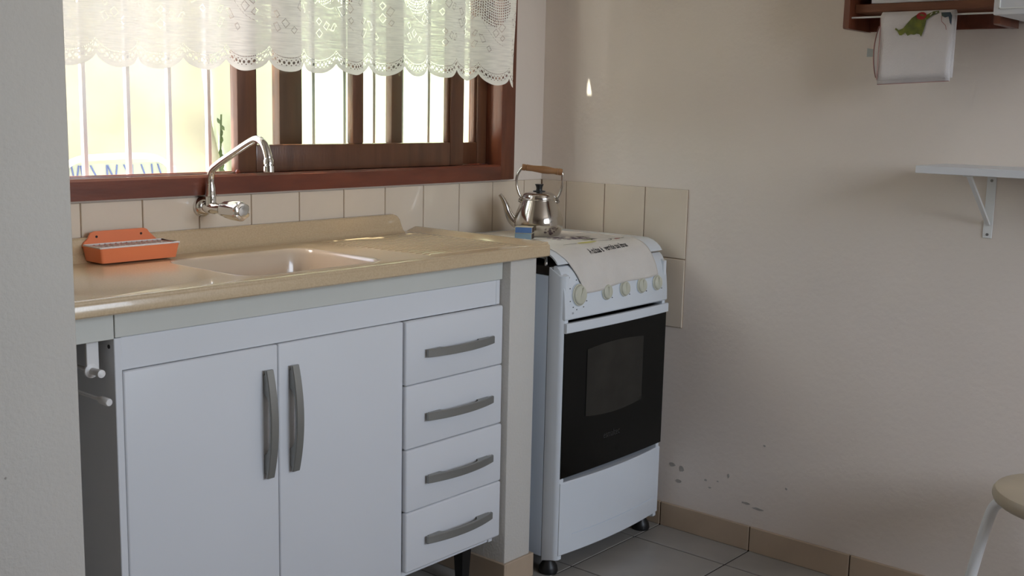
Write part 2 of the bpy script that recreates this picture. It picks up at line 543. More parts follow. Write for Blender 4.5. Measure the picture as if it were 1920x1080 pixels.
# flaked paint on the right wall, low down beside the cooker
def chip(y, z, ry, rz, n=11):
    b = BM()
    ph = random.random() * 6
    f0 = [(-0.0008, y + math.cos(2 * math.pi * k / n) * ry * (0.65 + 0.45 * random.random()), z + math.sin(2 * math.pi * k / n) * rz * (0.6 + 0.5 * random.random())) for k in range(n)]
    loft(b, [[(0.001, p[1], p[2]) for p in f0], f0])
    bmesh.ops.recalc_face_normals(b, faces=b.faces)
    part('paint_chip', b, M['chip'], wall_right, smooth=False)
for a in ((-0.541, 0.197, .010, .006), (-0.575, 0.190, .008, .008), (-0.567, 0.150, .008, .005), (-0.797, 0.137, .014, .003),
          (-0.838, 0.129, .016, .003), (-0.735, 0.205, .003, .006), (-0.66, 0.175, .004, .003), (-0.70, 0.18, .003, .002),
          (-0.675, 0.155, .004, .002), (-0.92, 0.21, .003, .003), (-0.845, 0.32, .003, .003)):
    chip(a[0], a[1], a[2] * 1.35, a[3] * 1.35)

# ------------------------------------------------------------------ window
win = thing('window_1', (-1.0, 0.05, WZ0), kind='structure')
fr = None
def wpart(n, lo, hi, m='wood_v', par=None, bev=0.003):
    b = BM(); box(b, lo, hi, bev)
    return part(n, b, M[m], par or win)
FY0, FY1 = -0.022, 0.118
wpart('frame_jamb', (WX1 - 0.063, FY0, WZ0), (WX1, FY1, WZ1))
wpart('frame_jamb', (WX0, FY0, WZ0), (WX0 + 0.055, FY1, WZ1))
b = BM(); prism(b, [(FY0, WZ0), (FY1, WZ0), (FY1, WZ0 + 0.040), (FY0 + 0.02, WZ0 + 0.046), (FY0 + 0.006, WZ0 + 0.047), (FY0, WZ0 + 0.041)], 0, WX0 + 0.05, WX1 - 0.0625)
part('frame_sill', b, M['wood'], win)
wpart('frame_head', (WX0 + 0.05, FY0, WZ1 - 0.05), (WX1 - 0.0625, FY1, WZ1), 'wood')
for yy in (0.032, 0.079):
    wpart('track', (WX0 + 0.055, yy, WZ0 + 0.040), (WX1 - 0.063, yy + 0.006, WZ0 + 0.047), 'wood', bev=0.001)

def sash(x0, x1, y0, y1, sl, sr, mu, zb, zt, zr):
    hub = BM()
    s = bpy.data.objects.new('sash', None); COL.objects.link(s); s.parent = win; WL[s.name] = WL[win.name]
    zr0 = zr
    wpart('stile', (x0, y0, zb), (x0 + sl, y1, zt), 'wood_sash', par=s)
    wpart('stile', (x1 - sr, y0, zb), (x1, y1, zt), 'wood_sash', par=s)
    wpart('bottom_rail', (x0 + sl, y0, zb), (x1 - sr, y1, zr0), 'wood_sash', par=s)
    wpart('top_rail', (x0 + sl, y0, zt - 0.06), (x1 - sr, y1, zt), 'wood_sash', par=s)
    wpart('glazing_bar', (mu[0], y0 + 0.003, zr0), (mu[1], y1 - 0.003, zt - 0.06), 'wood_sash', par=s)
    ym = (y0 + y1) / 2
    # stepped bead beside each stile, as the mouldings show
    for xa in (x1 - sr - 0.009, x0 + sl):
        wpart('bead', (xa, y0 + 0.007, zr0), (xa + 0.009, y1 - 0.007, zt - 0.06), 'wood_sash', par=s, bev=0.002)
    for a, c in ((x0 + sl + .001, mu[0]), (mu[1], x1 - sr - .001)):
        b = BM(); box(b, (a, ym - 0.0015, zr0), (c, ym + 0.0015, zt - 0.06))
        part('pane', b, M['glass'], s, smooth=False)
ZS = WZ0 + 0.0475
sash(-1.174, -0.369, 0.002, 0.032, 0.054, 0.056, (-0.801, -0.763), ZS, WZ1 - 0.051, 1.152)
sash(-1.018, -0.226, 0.040, 0.072, 0.070, 0.042, (-0.624, -0.582), ZS, WZ1 - 0.051, 1.150)
b = BM(); lathe(b, [(0.005, 0), (0.006, .004), (0.004, .008), (0.001, .0095)], (-1.182, -0.006, 1.0842), (0, 0, 1), 10)
part('catch', b, M['wood'], win)

# security bars outside
gr = thing('window_grille', (-1.0, 0.14, 1.0), 'white vertical security bars fixed outside the wooden window', 'grille')
XB = [-1.497 - 0.1113 * 3 + 0.1113 * k for k in range(16)]
for x in XB:
    if -1.85 < x < -0.15:
        b = BM(); box(b, (x - 0.006, 0.134, 0.985), (x + 0.006, 0.146, 2.47), 0.0015, 1)
        part('bar', b, M['white_paint'], gr)
for z in (0.985, 2.45):
    b = BM(); box(b, (-1.86, 0.121, z), (-0.13, 0.134, z + 0.02), 0.001, 1)
    part('rail', b, M['white_paint'], gr)

# ------------------------------------------------------------------ outside
bm = BM(); box(bm, (-14.0, 0.12, -0.1), (8.0, 16.0, 0.15))
solo('ground_outside', bm, M['concrete'], (-1.2, 2.5, 0.15), kind='structure')
bm = BM(); box(bm, (0.16, 0.12, 0.15), (0.30, 2.6, 3.0))
solo('wall_neighbour', bm, M['green_wall'], (0.23, 1.3, 0.15), kind='structure')
def tarp_f(i, j):
    x = -1.15 + 1.29 * i; z = 0.25 + 2.5 * j
    y = 2.0 + 0.035 * math.sin(5 * z + 1.3 * x) + 0.02 * math.sin(9 * x - 4 * z) + 0.012 * math.sin(17 * z + 6 * x)
    return (x, y, z)
bm = BM(); sheet(bm, tarp_f, 50, 60)
tarp = thing('tarpaulin', (-0.5, 2.0, 0.15), 'cream translucent tarpaulin hung across the yard behind the window bars', 'tarpaulin')
o = part('canvas', bm, M['tarp'], tarp)
sm = o.modifiers.new('thickness', 'SOLIDIFY'); sm.thickness = 0.0012
b = BM(); tube(b, [(-1.2, 2.02, 2.76), (0.15, 2.02, 2.76)], 0.014); part('top_pole', b, M['white_paint'], tarp)
for px in (-1.16, 0.125):
    b = BM(); tube(b, [(px, 2.03, 0.15), (px, 2.03, 2.76)], 0.016); part('upright_pole', b, M['white_paint'], tarp)

# unseen sheet added over the window to block sun, holes cut for sun patches
aw = thing('sun_gobo', (-1.75, 0.12, 2.5), 'unseen canvas sheet added above the window to shape the sun patches', 'gobo')
ZA = 2.5
def up_sun(p):
    t = (ZA - p[2]) / -SUN_DIR.z
    q = Vector(p) - SUN_DIR * t
    return (q.x, q.y, ZA)
bm = BM()
def loop_edges(pts):
    vs = [bm.verts.new(p) for p in pts]
    for i in range(len(vs)): bm.edges.new((vs[i], vs[(i + 1) % len(vs)]))
loop_edges([(-3.3, 0.13, ZA), (-0.35, 0.13, ZA), (-0.35, 0.50, ZA), (-3.3, 0.50, ZA)])
slit = [(-0.98, -0.068), (-0.60, -0.068), (-0.60, -0.104), (-0.80, -0.104), (-0.98, -0.084)]
loop_edges([up_sun((x, y, 0.905)) for x, y in slit])
loop_edges([up_sun(p) for p in ((-1.174, 0.000, 1.084), (-1.174, 0.030, 1.084), (-1.174, 0.030, 1.215), (-1.174, 0.0, 1.215))])
loop_edges([up_sun(p) for p in ((-1.018, 0.048, 1.205), (-1.018, 0.070, 1.205), (-1.018, 0.070, 1.275), (-1.018, 0.057, 1.27))])
loop_edges([up_sun((0, y, z)) for y, z in ((-0.167, 1.300), (-0.192, 1.300), (-0.178, 1.352))])
bmesh.ops.triangle_fill(bm, use_beauty=True, use_dissolve=False, edges=bm.edges)
o = part('canvas', bm, M['gobo'], aw, smooth=False)
sm = o.modifiers.new('thickness', 'SOLIDIFY'); sm.thickness = 0.002
for x in (-3.25, -0.4):
    b = BM(); tube(b, [(x, 0.12, ZA - 0.012), (x, 0.50, ZA - 0.012)], 0.01); part('arm', b, M['white_paint'], aw)
b = BM(); tube(b, [(-3.3, 0.50, ZA - 0.012), (-0.35, 0.50, ZA - 0.012)], 0.012); part('front_bar', b, M['white_paint'], aw)

# garden chair seen over the sill
ch = thing('garden_chair', (-0.53, 1.40, 0.15), 'white tubular garden chair with blue-lined fabric back, outside the window', 'chair')
CX0, CX1, CYb = -0.80, -0.33, 1.52
def ap(x, z, dy=0): return (x, CYb + (z - 0.6) * 0.18 + dy, z)
pts = [ap(CX0, 0.15)] + [ap(CX0, 0.92), ap(CX0 + 0.012, 0.99), ap(CX0 + 0.06, 1.028), ap(CX0 + 0.14, 1.040), ap(CX1 - 0.14, 1.043), ap(CX1 - 0.06, 1.030), ap(CX1 - 0.012, 0.99), ap(CX1, 0.92)] + [ap(CX1, 0.15)]
b = BM(); tube(b, bez(pts, 5), 0.012, 10); part('back_frame', b, M['white_paint'], ch)
fab = BM()
box(fab, (CX0 + .03, 0, 0.62), (CX1 - .03, 0.004, 1.018), 0)
for v in fab.verts: v.co.y += CYb + (v.co.z - 0.6) * 0.18
fp = part('back_fabric', fab, M['fabric_pale'], ch, smooth=False)
xk = CX0 + 0.05
while xk < CX1 - 0.05:
    a, c = random.uniform(-.02, .02), random.uniform(-.015, .015)
    b = BM(); tube(b, bez([ap(xk, 0.66, -.002), ap(xk + a, 0.80, -.002), ap(xk - c, 0.93, -.002), ap(xk + c, 1.012, -.002)], 4), 0.0028, 6)
    part('blue_line', b, M['fabric_blue'], fp)
    xk += random.choice((0.018, 0.035, 0.05))
b = BM(); box(b, (CX0, 1.05, 0.57), (CX1, 1.53, 0.60), 0.008); part('seat', b, M['fabric_pale'], ch)
for x in (CX0 + .012, CX1 - .012):
    b = BM(); tube(b, [(x, 1.07, 0.15), (x, 1.07, 0.57)], 0.012, 10); part('leg', b, M['white_paint'], ch)
# dark creeper climbing at the corner of the yard
cr = thing('creeper', (0.10, 1.93, 0.15), 'dark green creeper climbing beside the tarpaulin in the yard', 'plant')
b = BM(); tube(b, bez([(0.10, 1.90, 0.15), (0.118, 1.915, 0.6), (0.105, 1.90, 0.95), (0.118, 1.905, 1.2)], 5), 0.004, 6); part('stem', b, M['leaf'], cr)
lb = BM()
for q in ((0, 0, 0), ):
    a = [lb.verts.new(p) for p in ((0, 0, -.026), (.013, -.002, -.006), (.009, -.004, .012), (0, -.002, .028), (-.009, -.004, .012), (-.013, -.002, -.006))]
    f = lb.faces.new(a)
    r = bmesh.ops.extrude_face_region(lb, geom=[f]); bmesh.ops.translate(lb, vec=(0, .0015, 0), verts=[v for v in r['geom'] if isinstance(v, bmesh.types.BMVert)])
bmesh.ops.recalc_face_normals(lb, faces=lb.faces)
leafm = mesh_of('leaf', lb, M['leaf'], smooth=False)
for k in range(24):
    z = 0.55 + k * 0.027
    lo = bpy.data.objects.new('leaf', leafm); COL.objects.link(lo); lo.parent = cr
    lo.location = Vector((0.111 + random.uniform(-.012, .012), 1.895 + random.uniform(-.008, .008), z)) - Vector((0.10, 1.93, 0.15))
    lo.rotation_euler = (random.uniform(-.3, .3), random.uniform(-.7, .7), random.uniform(-.7, .7))
    s_ = 1.0 - 0.45 * max(0, k - 14) / 10
    lo.scale = (s_, s_, s_)

# ------------------------------------------------------------------ lace curtain
cu = thing('lace_curtain', (-1.0, -0.062, 1.3), 'white lace valance with scalloped eyelet hem hung over the kitchen window', 'curtain')
NU, NV, ZTOP = 760, 50, 2.40
X0c, X1c = -1.885, -0.216
def fold(t):
    s = t * (X1c - X0c)
    y = 0.011 * math.sin(s * 30 + 0.8 * math.sin(s * 5)) + 0.007 * math.sin(s * 13 + 1.0) + 0.004 * math.sin(s * 71 + 2)
    return y
arc = [0.0]
for i in range(1, NU + 1):
    dx = (X1c - X0c) / NU
    arc.append(arc[-1] + math.hypot(dx, (fold(i / NU) - fold((i - 1) / NU)) * 1.0))
PER = 0.116
def hem(i):
    t = i / NU
    c = ((arc[i] + 0.03) / PER) % 1.0
    sc = 0.037 * (1 - math.sqrt(max(0, 1 - (2 * c - 1) ** 2 * 0.92)))
    base = 1.327 + 0.012 * math.exp(-((t - 0.8) / 0.12) ** 2) - 0.012 * max(0, (t - 0.9) / 0.1) - 0.004 * math.sin(t * 9)
    return base, base + sc
bm = BM()
uvl = bm.loops.layers.uv.new('lace')
g = []
for i in range(NU + 1):
    base, zb = hem(i)
    col = []
    for j in range(NV + 1):
        k = (j / NV) ** 1.4
        z = zb + (ZTOP - zb) * k
        amp = 1.0 - 0.55 * k
        vv = bm.verts.new((X0c + (X1c - X0c) * i / NU, -0.062 + fold(i / NU) * amp + 0.004 * math.sin(z * 14 + i * .01), z))
        col.append((vv, (arc[i], z - zb)))
    g.append(col)
for i in range(NU):
    for j in range(NV):
        q = (g[i][j], g[i + 1][j], g[i + 1][j + 1], g[i][j + 1])
        f = bm.faces.new([a[0] for a in q])
        for l, a in zip(f.loops, q): l[uvl].uv = a[1]
part('lace_cloth', bm, M['lace'], cu, ang=80)
rod = thing('curtain_rod', (-1.0, -0.062, 2.40), 'thin white rod carrying the lace valance above the window', 'curtain rod')
b = BM(); tube(b, [(-1.895, -0.062, 2.409), (-0.17, -0.062, 2.409)], 0.008); part('rod', b, M['white_paint'], rod)
for x in (-1.86, -0.18):
    b = BM(); tube(b, [(x, 0, 2.409), (x, -0.062, 2.409)], 0.006); part('rod_bracket', b, M['white_paint'], rod)

# ================================================================== worktop with sink
CZ = 0.905
ct = thing('sink_worktop', (-1.22, -0.25, 0.878), 'beige synthetic stone worktop with moulded sink and ridged draining board', 'worktop')
CX0, CX1, CY0, CY1 = -1.897, -0.560, -0.495, -0.0055
BX0, BX1, BY0, BY1 = -1.470, -1.075, -0.432, -0.115
bm = BM()
def outl(d, z): return [(x, y, z) for x, y in rrect(CX0 + d, CX1 - d, CY0 + d, CY1 - d * .2, 0.012 - d * .5, 4)]
rings = loft(bm, [outl(0.003, 0.878), outl(0, 0.881), outl(0, 0.899), outl(0.0022, 0.9035), outl(0.006, CZ)], False, False)
hole = rrect(BX0, BX1, BY0, BY1, 0.055, 8)
hv = [bm.verts.new((x, y, CZ)) for x, y in hole]
hb = [bm.verts.new((x, y, 0.878)) for x, y in hole]
for i in range(len(hv)):
    j = (i + 1) % len(hv)
    bm.faces.new((hv[i], hv[j], hb[j], hb[i]))
for top, lower in ((rings[-1], hv), (rings[0], hb)):
    es = []
    for L in (top, lower):
        for i in range(len(L)):
            e = bm.edges.get((L[i], L[(i + 1) % len(L)])); es.append(e)
    bmesh.ops.triangle_fill(bm, use_beauty=True, use_dissolve=False, edges=es)
bmesh.ops.recalc_face_normals(bm, faces=bm.faces)
part('slab', bm, M['counter'], ct)
bm = BM()
def bl(d, z, r): return [(x, y, z) for x, y in rrect(BX0 + d, BX1 - d, BY0 + d, BY1 - d, r, 8)]
loft(bm, [bl(-0.0005, CZ + .0006, .055), bl(0.004, CZ - 0.003, .053), bl(0.008, CZ - 0.012, .05), bl(0.014, CZ - 0.06, .05), bl(0.022, CZ - 0.115, .05), bl(0.034, CZ - 0.137, .045), bl(0.06, CZ - 0.145, .04), bl(0.12, CZ - 0.148, .02)], False, True)
bmesh.ops.recalc_face_normals(bm, faces=bm.faces)
bas = part('basin', bm, M['basin'], ct)
sm = bas.modifiers.new('thickness', 'SOLIDIFY'); sm.thickness = 0.004; sm.offset = -1 if False else 1
b = BM(); lathe(b, [(0.03, 0), (0.03, .003), (0.022, .0035), (0.02, .001), (0.001, .001)], ((BX0 + BX1) / 2, (BY0 + BY1) / 2, CZ - 0.1475), n=20)
part('drain', b, M['chrome'], bas)
# raised rims
b = BM(); prism(b, [(CX1 - 0.0005, CZ - .001), (CX1 - 0.001, CZ + .007), (CX1 - 0.006, CZ + .0105), (CX1 - 0.016, CZ + .0105), (CX1 - 0.052, CZ - .001)], 1, CY0 + .012, -0.0065)
part('rim', b, M['counter'], ct)
b = BM(); prism(b, [(CY0 + .0005, CZ - .002), (CY0 + .001, CZ + .002), (CY0 + .005, CZ + .0045), (CY0 + .014, CZ + .0045), (CY0 + .034, CZ - .001)], 0, CX0 + .002, CX1 - .008)
part('rim', b, M['counter'], ct)
# upstand along the wall, its right end swept down
b = BM()
prism(b, [(CX0, CZ - .001), (-0.640, CZ - .001), (-0.643, CZ + .018), (-0.650, CZ + .036), (-0.660, CZ + .047), (-0.675, CZ + .052), (CX0, CZ + .052)], 1, -0.024, -0.006)
bmesh.ops.bevel(b, geom=[e for e in b.edges if all(abs(v.co.y + 0.024) < 1e-5 and v.co.z > CZ + .01 for v in e.verts)], offset=0.006, segments=3, profile=.5, affect='EDGES')
part('upstand', b, M['counter'], ct)
b = BM()
n = 6
prism(b, [(-0.024, CZ - .001), (-0.040, CZ - .001), (-0.034, CZ + .0025), (-0.028, CZ + .008), (-0.0239, CZ + .016)], 0, CX0 + .001, -0.645)
part('cove', b, M['counter'], ct)
# draining ridges run towards the basin
for k in range(17):
    y = -0.075 - 0.0215 * k
    b = BM()
    xa, xb = -0.985 + 0.0025 * k, -0.635
    prism(b, [(y - .0065, CZ - .0005), (y - .0042, CZ + .0024), (y, CZ + .0034), (y + .0042, CZ + .0024), (y + .0065, CZ - .0005)], 0, xa, xb)
    for v in b.verts:
        if v.co.z > CZ: v.co.x += 0.012 if v.co.x < -0.8 else -0.012
    part('drain_ridge', b, M['counter'], ct)

# apron between worktop and cabinet
tr1 = thing('trim_1', (-1.29, -0.435, 0.824), kind='structure')
b = BM(); box(b, (-1.7705, -0.440, 0.824), (-0.690, -0.424, 0.8775), 0.001, 1); part('apron_panel', b, M['apron'], tr1)
b = BM(); box(b, (-1.8985, -0.440, 0.822), (-1.7725, -0.424, 0.8775), 0.001, 1); part('apron_panel', b, M['apron'], tr1)

# ================================================================== sink cabinet
cb = thing('sink_cabinet', (-1.23, -0.22, 0), 'white laminate sink cabinet with two doors and four drawers', 'cabinet')
ZB, ZTc = 0.118, 0.8225
def cpart(n, lo, hi, m='white_lam', par=None, bev=0.0012, seg=1):
    b = BM(); box(b, lo, hi, bev, seg)
    return part(n, b, M[m], par or cb)
sp_ = cpart('side_panel', (-1.7720, -0.438, ZB), (-1.7570, -0.02, ZTc))
cpart('side_panel', (-0.7065, -0.424, ZB), (-0.6915, -0.02, ZTc))
cpart('partition', (-1.047, -0.420, ZB), (-1.032, -0.02, 0.757))
cpart('bottom_panel', (-1.757, -0.420, ZB), (-1.0475, -0.02, ZB + 0.015))
cpart('bottom_panel', (-1.0315, -0.420, ZB), (-0.7070, -0.02, ZB + 0.015))
cpart('back_panel', (-1.757, -0.0195, ZB), (-0.7070, -0.010, ZTc))
cpart('top_rail', (-1.7565, -0.434, 0.7595), (-0.7070, -0.416, ZTc))
cpart('top_rail', (-0.7065, -0.434, 0.7595), (-0.6925, -0.4245, ZTc))
b = BM(); lathe(b, [(0.004, 0), (0.004, .0012), (0.0005, .0012)], (-1.7719, -0.420, 0.805), (-1, 0, 0), 12)
part('screw_hole', b, M['black'], sp_)

def handle(par, c, L, vertical):
    """bowed flat bar with two stepped feet; c is the centre on the panel face"""
    hw, n = 0.0102, 20
    loops = []
    for i in range(n + 1):
        t = i / n
        s = (t - 0.5) * L
        bow = 0.0135 + 0.0155 * (1 - (2 * t - 1) ** 2)
        e = 0.0065
        if 0.07 < t < 0.93: inner = bow - e
        else: inner = bow - e
        w = hw * (0.93 + 0.07 * (1 - (2 * t - 1) ** 2))
        pr = [(-w, bow - e), (w, bow - e), (w, bow - .0015), (w - .0015, bow), (-w + .0015, bow), (-w, bow - .0015)]
        if vertical: loops.append([(c[0] + a, c[1] - d, c[2] + s) for a, d in pr])
        else: loops.append([(c[0] + s, c[1] - d, c[2] + a) for a, d in pr])
    b = BM(); loft(b, loops); bmesh.ops.recalc_face_normals(b, faces=b.faces)
    for sgn in (-1, 1):
        f = [(sgn * L * 0.455, 0), (sgn * L * 0.455, .0125), (sgn * L * 0.20, .0185), (sgn * L * 0.27, .008), (sgn * L * 0.29, 0)]
        pb = [[], []]
        for k, w in enumerate((-hw * .75, hw * .75)):
            for s, d in f:
                pb[k].append((c[0] + w, c[1] - d, c[2] + s) if vertical else (c[0] + s, c[1] - d, c[2] + w))
        loft(b, pb)
    bmesh.ops.recalc_face_normals(b, faces=b.faces)
    return part('handle', b, M['handle'], par, 'grey bowed bar handle', ang=40)

for x0, x1, hx in ((-1.7565, -1.4024, -1.433), (-1.4008, -1.0392, -1.366)):
    d = cpart('door', (x0, -0.440, ZB + .004), (x1, -0.4205, 0.7582), bev=0.004, seg=3)
    handle(d, (hx, -0.440, 0.594), 0.232, True)
DZ = [0.7582, 0.6030, 0.4470, 0.2920, 0.140]
for k in range(4):
    yf = (-0.447, -0.448, -0.451, -0.452)[k]
    d = cpart('drawer', (-1.0375, yf, DZ[k + 1] + .0012), (-0.6920 - .0006 * k, yf + 0.0195, DZ[k]), bev=0.005, seg=3)
    zc = (DZ[k] + DZ[k + 1]) / 2 - 0.004
    handle(d, (-0.857, yf, zc), 0.236, False)
for x, y in ((-1.735, -0.385), (-0.760, -0.380), (-1.735, -0.06), (-0.760, -0.06), (-1.25, -0.385)):
    b = BM(); loft(b, [[(x + sx * w, y + sy * w, z) for sx, sy in ((-1, -1), (1, -1), (1, 1), (-1, 1))] for w, z in ((.0115, 0.0003), (.0125, .02), (.0165, .105), (.0165, ZB))])
    part('leg', b, M['black'], cb, 'black plastic cabinet leg', smooth=False)

# pull-out towel rail in the gap beside the cabinet
tr = thing('towel_rail', (-1.80, -0.30, 0.70), 'small white plastic towel rail in the gap beside the sink cabinet', 'towel rail')
b = BM(); box(b, (-1.812, -0.412, 0.762), (-1.788, -0.404, 0.8215), 0.001, 1); part('hanger_plate', b, M['white_plastic'], tr)
b = BM(); lathe(b, [(0.011, 0), (0.0135, .003), (0.0135, .008), (0.009, .010), (0.0065, .0105), (0.0065, .03), (0.0075, .031), (0.0075, .042), (0.004, .0435)], (-1.803, -0.404, 0.763), (0, -1, 0), 20)
part('socket', b, M['white_plastic'], tr)
b = BM(); tube(b, [(-1.798, -0.03, 0.712), (-1.798, -0.45, 0.711)], 0.0035, 10); rr = part('rod', b, M['white_plastic'], tr)
b = BM(); lathe(b, [(0.0036, -.03), (0.0072, -.018), (0.0075, .006), (0.006, .0085)], (-1.798, -0.452, 0.711), (0, -1, 0), 16); part('end_cap', b, M['white_plastic'], rr)
b = BM(); tube(b, [(-1.803, -0.03, 0.763), (-1.803, -0.405, 0.763)], 0.0035, 10); part('rod', b, M['white_plastic'], tr)
b = BM(); box(b, (-1.83, -0.03, 0.69), (-1.7725, -0.012, 0.79), 0.002); part('back_bracket', b, M['white_plastic'], tr)

# ================================================================== faucet
fa = thing('faucet', (-1.284, -0.0055, 1.008), 'chrome wall-mounted kitchen faucet with tall swivel spout above the sink', 'faucet')
FX, FZ = -1.284, 1.008
Yd = (0, -1, 0)
b = BM(); lathe(b, [(0.0245, 0), (0.0250, .003), (0.022, .010), (0.015, .015), (0.012, .016)], (FX, -0.0052, FZ), Yd, 36); part('wall_flange', b, M['chrome'], fa)
b = BM(); lathe(b, [(0.0115, .014), (0.0115, .020), (0.0135, .022), (0.0135, .050), (0.0115, .053), (0.011, .082)], (FX, -0.0052, FZ), Yd, 28); part('valve_body', b, M['chrome'], fa)
b = BM(); lathe(b, [(0.0125, 0.004), (0.0125, .026), (0.0138, .027), (0.0138, .030), (0.012, .033), (0.0115, .046), (0.0095, .056)], (FX, -0.041, FZ), (0, 0, 1), 28); part('collar', b, M['chrome'], fa)
sp = bez([(FX, -0.041, FZ + .05), (FX, -0.041, FZ + .070), (FX, -0.049, FZ + .090), (FX, -0.078, FZ + .107), (FX, -0.137, FZ + .134), (FX, -0.197, FZ + .160), (FX, -0.222, FZ + .166), (FX, -0.245, FZ + .157), (FX, -0.258, FZ + .135), (FX, -0.2615, FZ + .115)], 7)
b = BM(); tube(b, sp, 0.0088, 18); so = part('spout', b, M['chrome'], fa)
b = BM(); lathe(b, [(0.0085, -.005), (0.0108, 0), (0.0112, .009), (0.0092, .0105), (0.0092, .0125), (0.0116, .0135), (0.0116, .026), (0.009, .027), (0.003, .0265)], (FX, -0.2612, FZ + .122), (0, -0.05, -1), 24); part('aerator', b, M['chrome'], so)
b = BM()
loops = []
for h, r, lob in ((.080, .0125, 0), (.083, .0165, .0), (.092, .0195, .0012), (.120, .0225, .0024), (.148, .0235, .003), (.156, .0225, .0026), (.158, .0195, .001)):
    lp = []
    for k in range(40):
        a = 2 * math.pi * k / 40
        rr_ = r - lob * (0.5 + 0.5 * math.cos(a * 6)) 
        lp.append((FX + rr_ * math.cos(a), -0.0052 - h, FZ + rr_ * math.sin(a)))
    loops.append(lp)
loft(b, loops); bmesh.ops.recalc_face_normals(b, faces=b.faces)
kn = part('knob', b, M['chrome'], fa, ang=50)
b = BM(); lathe(b, [(0.013, 0.1575), (0.012, .1605), (0.002, .1615)], (FX, -0.0052, FZ), Yd, 24); part('knob_cap', b, M['chrome'], kn)

# ================================================================== orange soap tray
ot = thing('soap_tray', (-1.505, -0.06, CZ), 'orange plastic wall tray with white wire grid on the worktop by the stub wall', 'tray')
bm = BM()
TX0, TX1, TY0, TY1 = -1.604, -1.410, -0.104, -0.0245
def tl(d, z, r): return [(x, y, z) for x, y in rrect(TX0 + d, TX1 - d, TY0 + d, TY1 - d * .3, r, 4)]
z0 = CZ + .0028
loft(bm, [tl(.010, z0, .006), tl(.006, z0 + .001, .006), tl(.001, z0 + .031, .006), tl(0, z0 + .033, .006), tl(.002, z0 + .033, .005), tl(.003, z0 + .031, .005), tl(.009, z0 + .004, .005), tl(.014, z0 + .003, .005)], True, True)
bmesh.ops.recalc_face_normals(bm, faces=bm.faces)
part('tray', bm, M['orange'], ot, ang=50)
b = BM()
prism(b, [(TX0, z0 + .030), (TX1 - .004, z0 + .030), (TX1 - .012, z0 + .036), (TX1 - .030, z0 + .052), (TX1 - .036, z0 + .060), (TX1 - .044, z0 + .063), (TX0 + .030, z0 + .063), (TX0 + .020, z0 + .060), (TX0 + .014, z0 + .048), (TX0 + .004, z0 + .040)], 1, -0.0285, -0.0245)
bmesh.ops.bevel(b, geom=list(b.edges), offset=0.0008, segments=1, profile=.5, affect='EDGES')
bp_ = part('back_plate', b, M['orange'], ot)
for x in (TX0 + .034, TX1 - .052):
    b = BM(); lathe(b, [(0.0028, 0), (0.0028, .0008), (0.0004, .0008)], (x, -0.0285, z0 + .051), Yd, 10); part('screw_hole', b, M['striker'], bp_)
zg = z0 + .0345
b = BM(); tube(b, [(TX0 + .002, TY0 + .002, zg), (TX1 - .002, TY0 + .002, zg), (TX1 - .002, TY1 - .006, zg), (TX0 + .002, TY1 - .006, zg), (TX0 + .002, TY0 + .002, zg)], 0.0022, 6)
gd = part('wire_rim', b, M['white_plastic'], ot)
for k in range(1, 15):
    x = TX0 + (TX1 - TX0) * k / 15
    b = BM(); tube(b, [(x, TY0 + .002, zg), (x, TY0 + .008, zg - .002), (x, TY1 - .012, zg - .002), (x, TY1 - .006, zg)], 0.0017, 6); part('wire', b, M['white_plastic'], gd)
for y in (TY0 + .026, TY0 + .052):
    b = BM(); tube(b, [(TX0 + .003, y, zg - .003), (TX1 - .003, y, zg - .003)], 0.0012, 6); part('wire', b, M['white_plastic'], gd)

# ================================================================== cooker
st = thing('gas_cooker', (-0.295, -0.28, 0), 'white enamel gas cooker with black glass oven door in the corner', 'cooker')
SX0, SX1 = -0.545, -0.047
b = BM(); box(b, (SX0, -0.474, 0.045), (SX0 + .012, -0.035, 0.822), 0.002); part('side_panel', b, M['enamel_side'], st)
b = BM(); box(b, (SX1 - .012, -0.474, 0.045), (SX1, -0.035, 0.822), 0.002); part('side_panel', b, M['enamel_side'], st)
b = BM(); box(b, (SX0 + .012, -0.470, 0.05), (SX1 - .012, -0.035, 0.820)); part('oven_body', b, M['dark_metal'], st)
# front posts with a rounded outer corner
for sgn, xe in ((1, SX0), (-1, SX1)):
    b = BM()
    pl = [(xe, -0.476), (xe, -0.512), (xe + sgn * .003, -0.520), (xe + sgn * .010, -0.525), (xe + sgn * .024, -0.525), (xe + sgn * .024, -0.476)]
    prism(b, pl, 2, 0.045, 0.845 if sgn > 0 else 0.845)
    for v in b.verts:
        if v.co.z > 0.8 and v.co.y < -0.50: v.co.z -= 0.02
        if v.co.z < 0.1 and v.co.y > -0.49: v.co.z -= 0.010
    part('front_post', b, M['enamel'], st)
# burner tray under the lid
b = BM(); box(b, (SX0 + .006, -0.476, 0.8225), (SX1 - .006, -0.04, 0.846), 0.002); part('burner_tray', b, M['dark_metal'], st)
for bx_, by_ in ((-.42, -.16), (-.42, -.36), (-.17, -.16), (-.17, -.36)):
    b = BM(); lathe(b, [(.034, 0), (.034, .012), (.026, .016), (.001, .017)], (bx_, by_, 0.845), n=20); part('burner', b, M['dark_metal'], st)
b = BM(); tube(b, [(SX0 + .012, -0.455, .8465), (SX0 + .012, -0.455, .866), (SX0 + .012, -0.43, .8705)], .005, 8); part('hinge', b, M['chrome'], st)
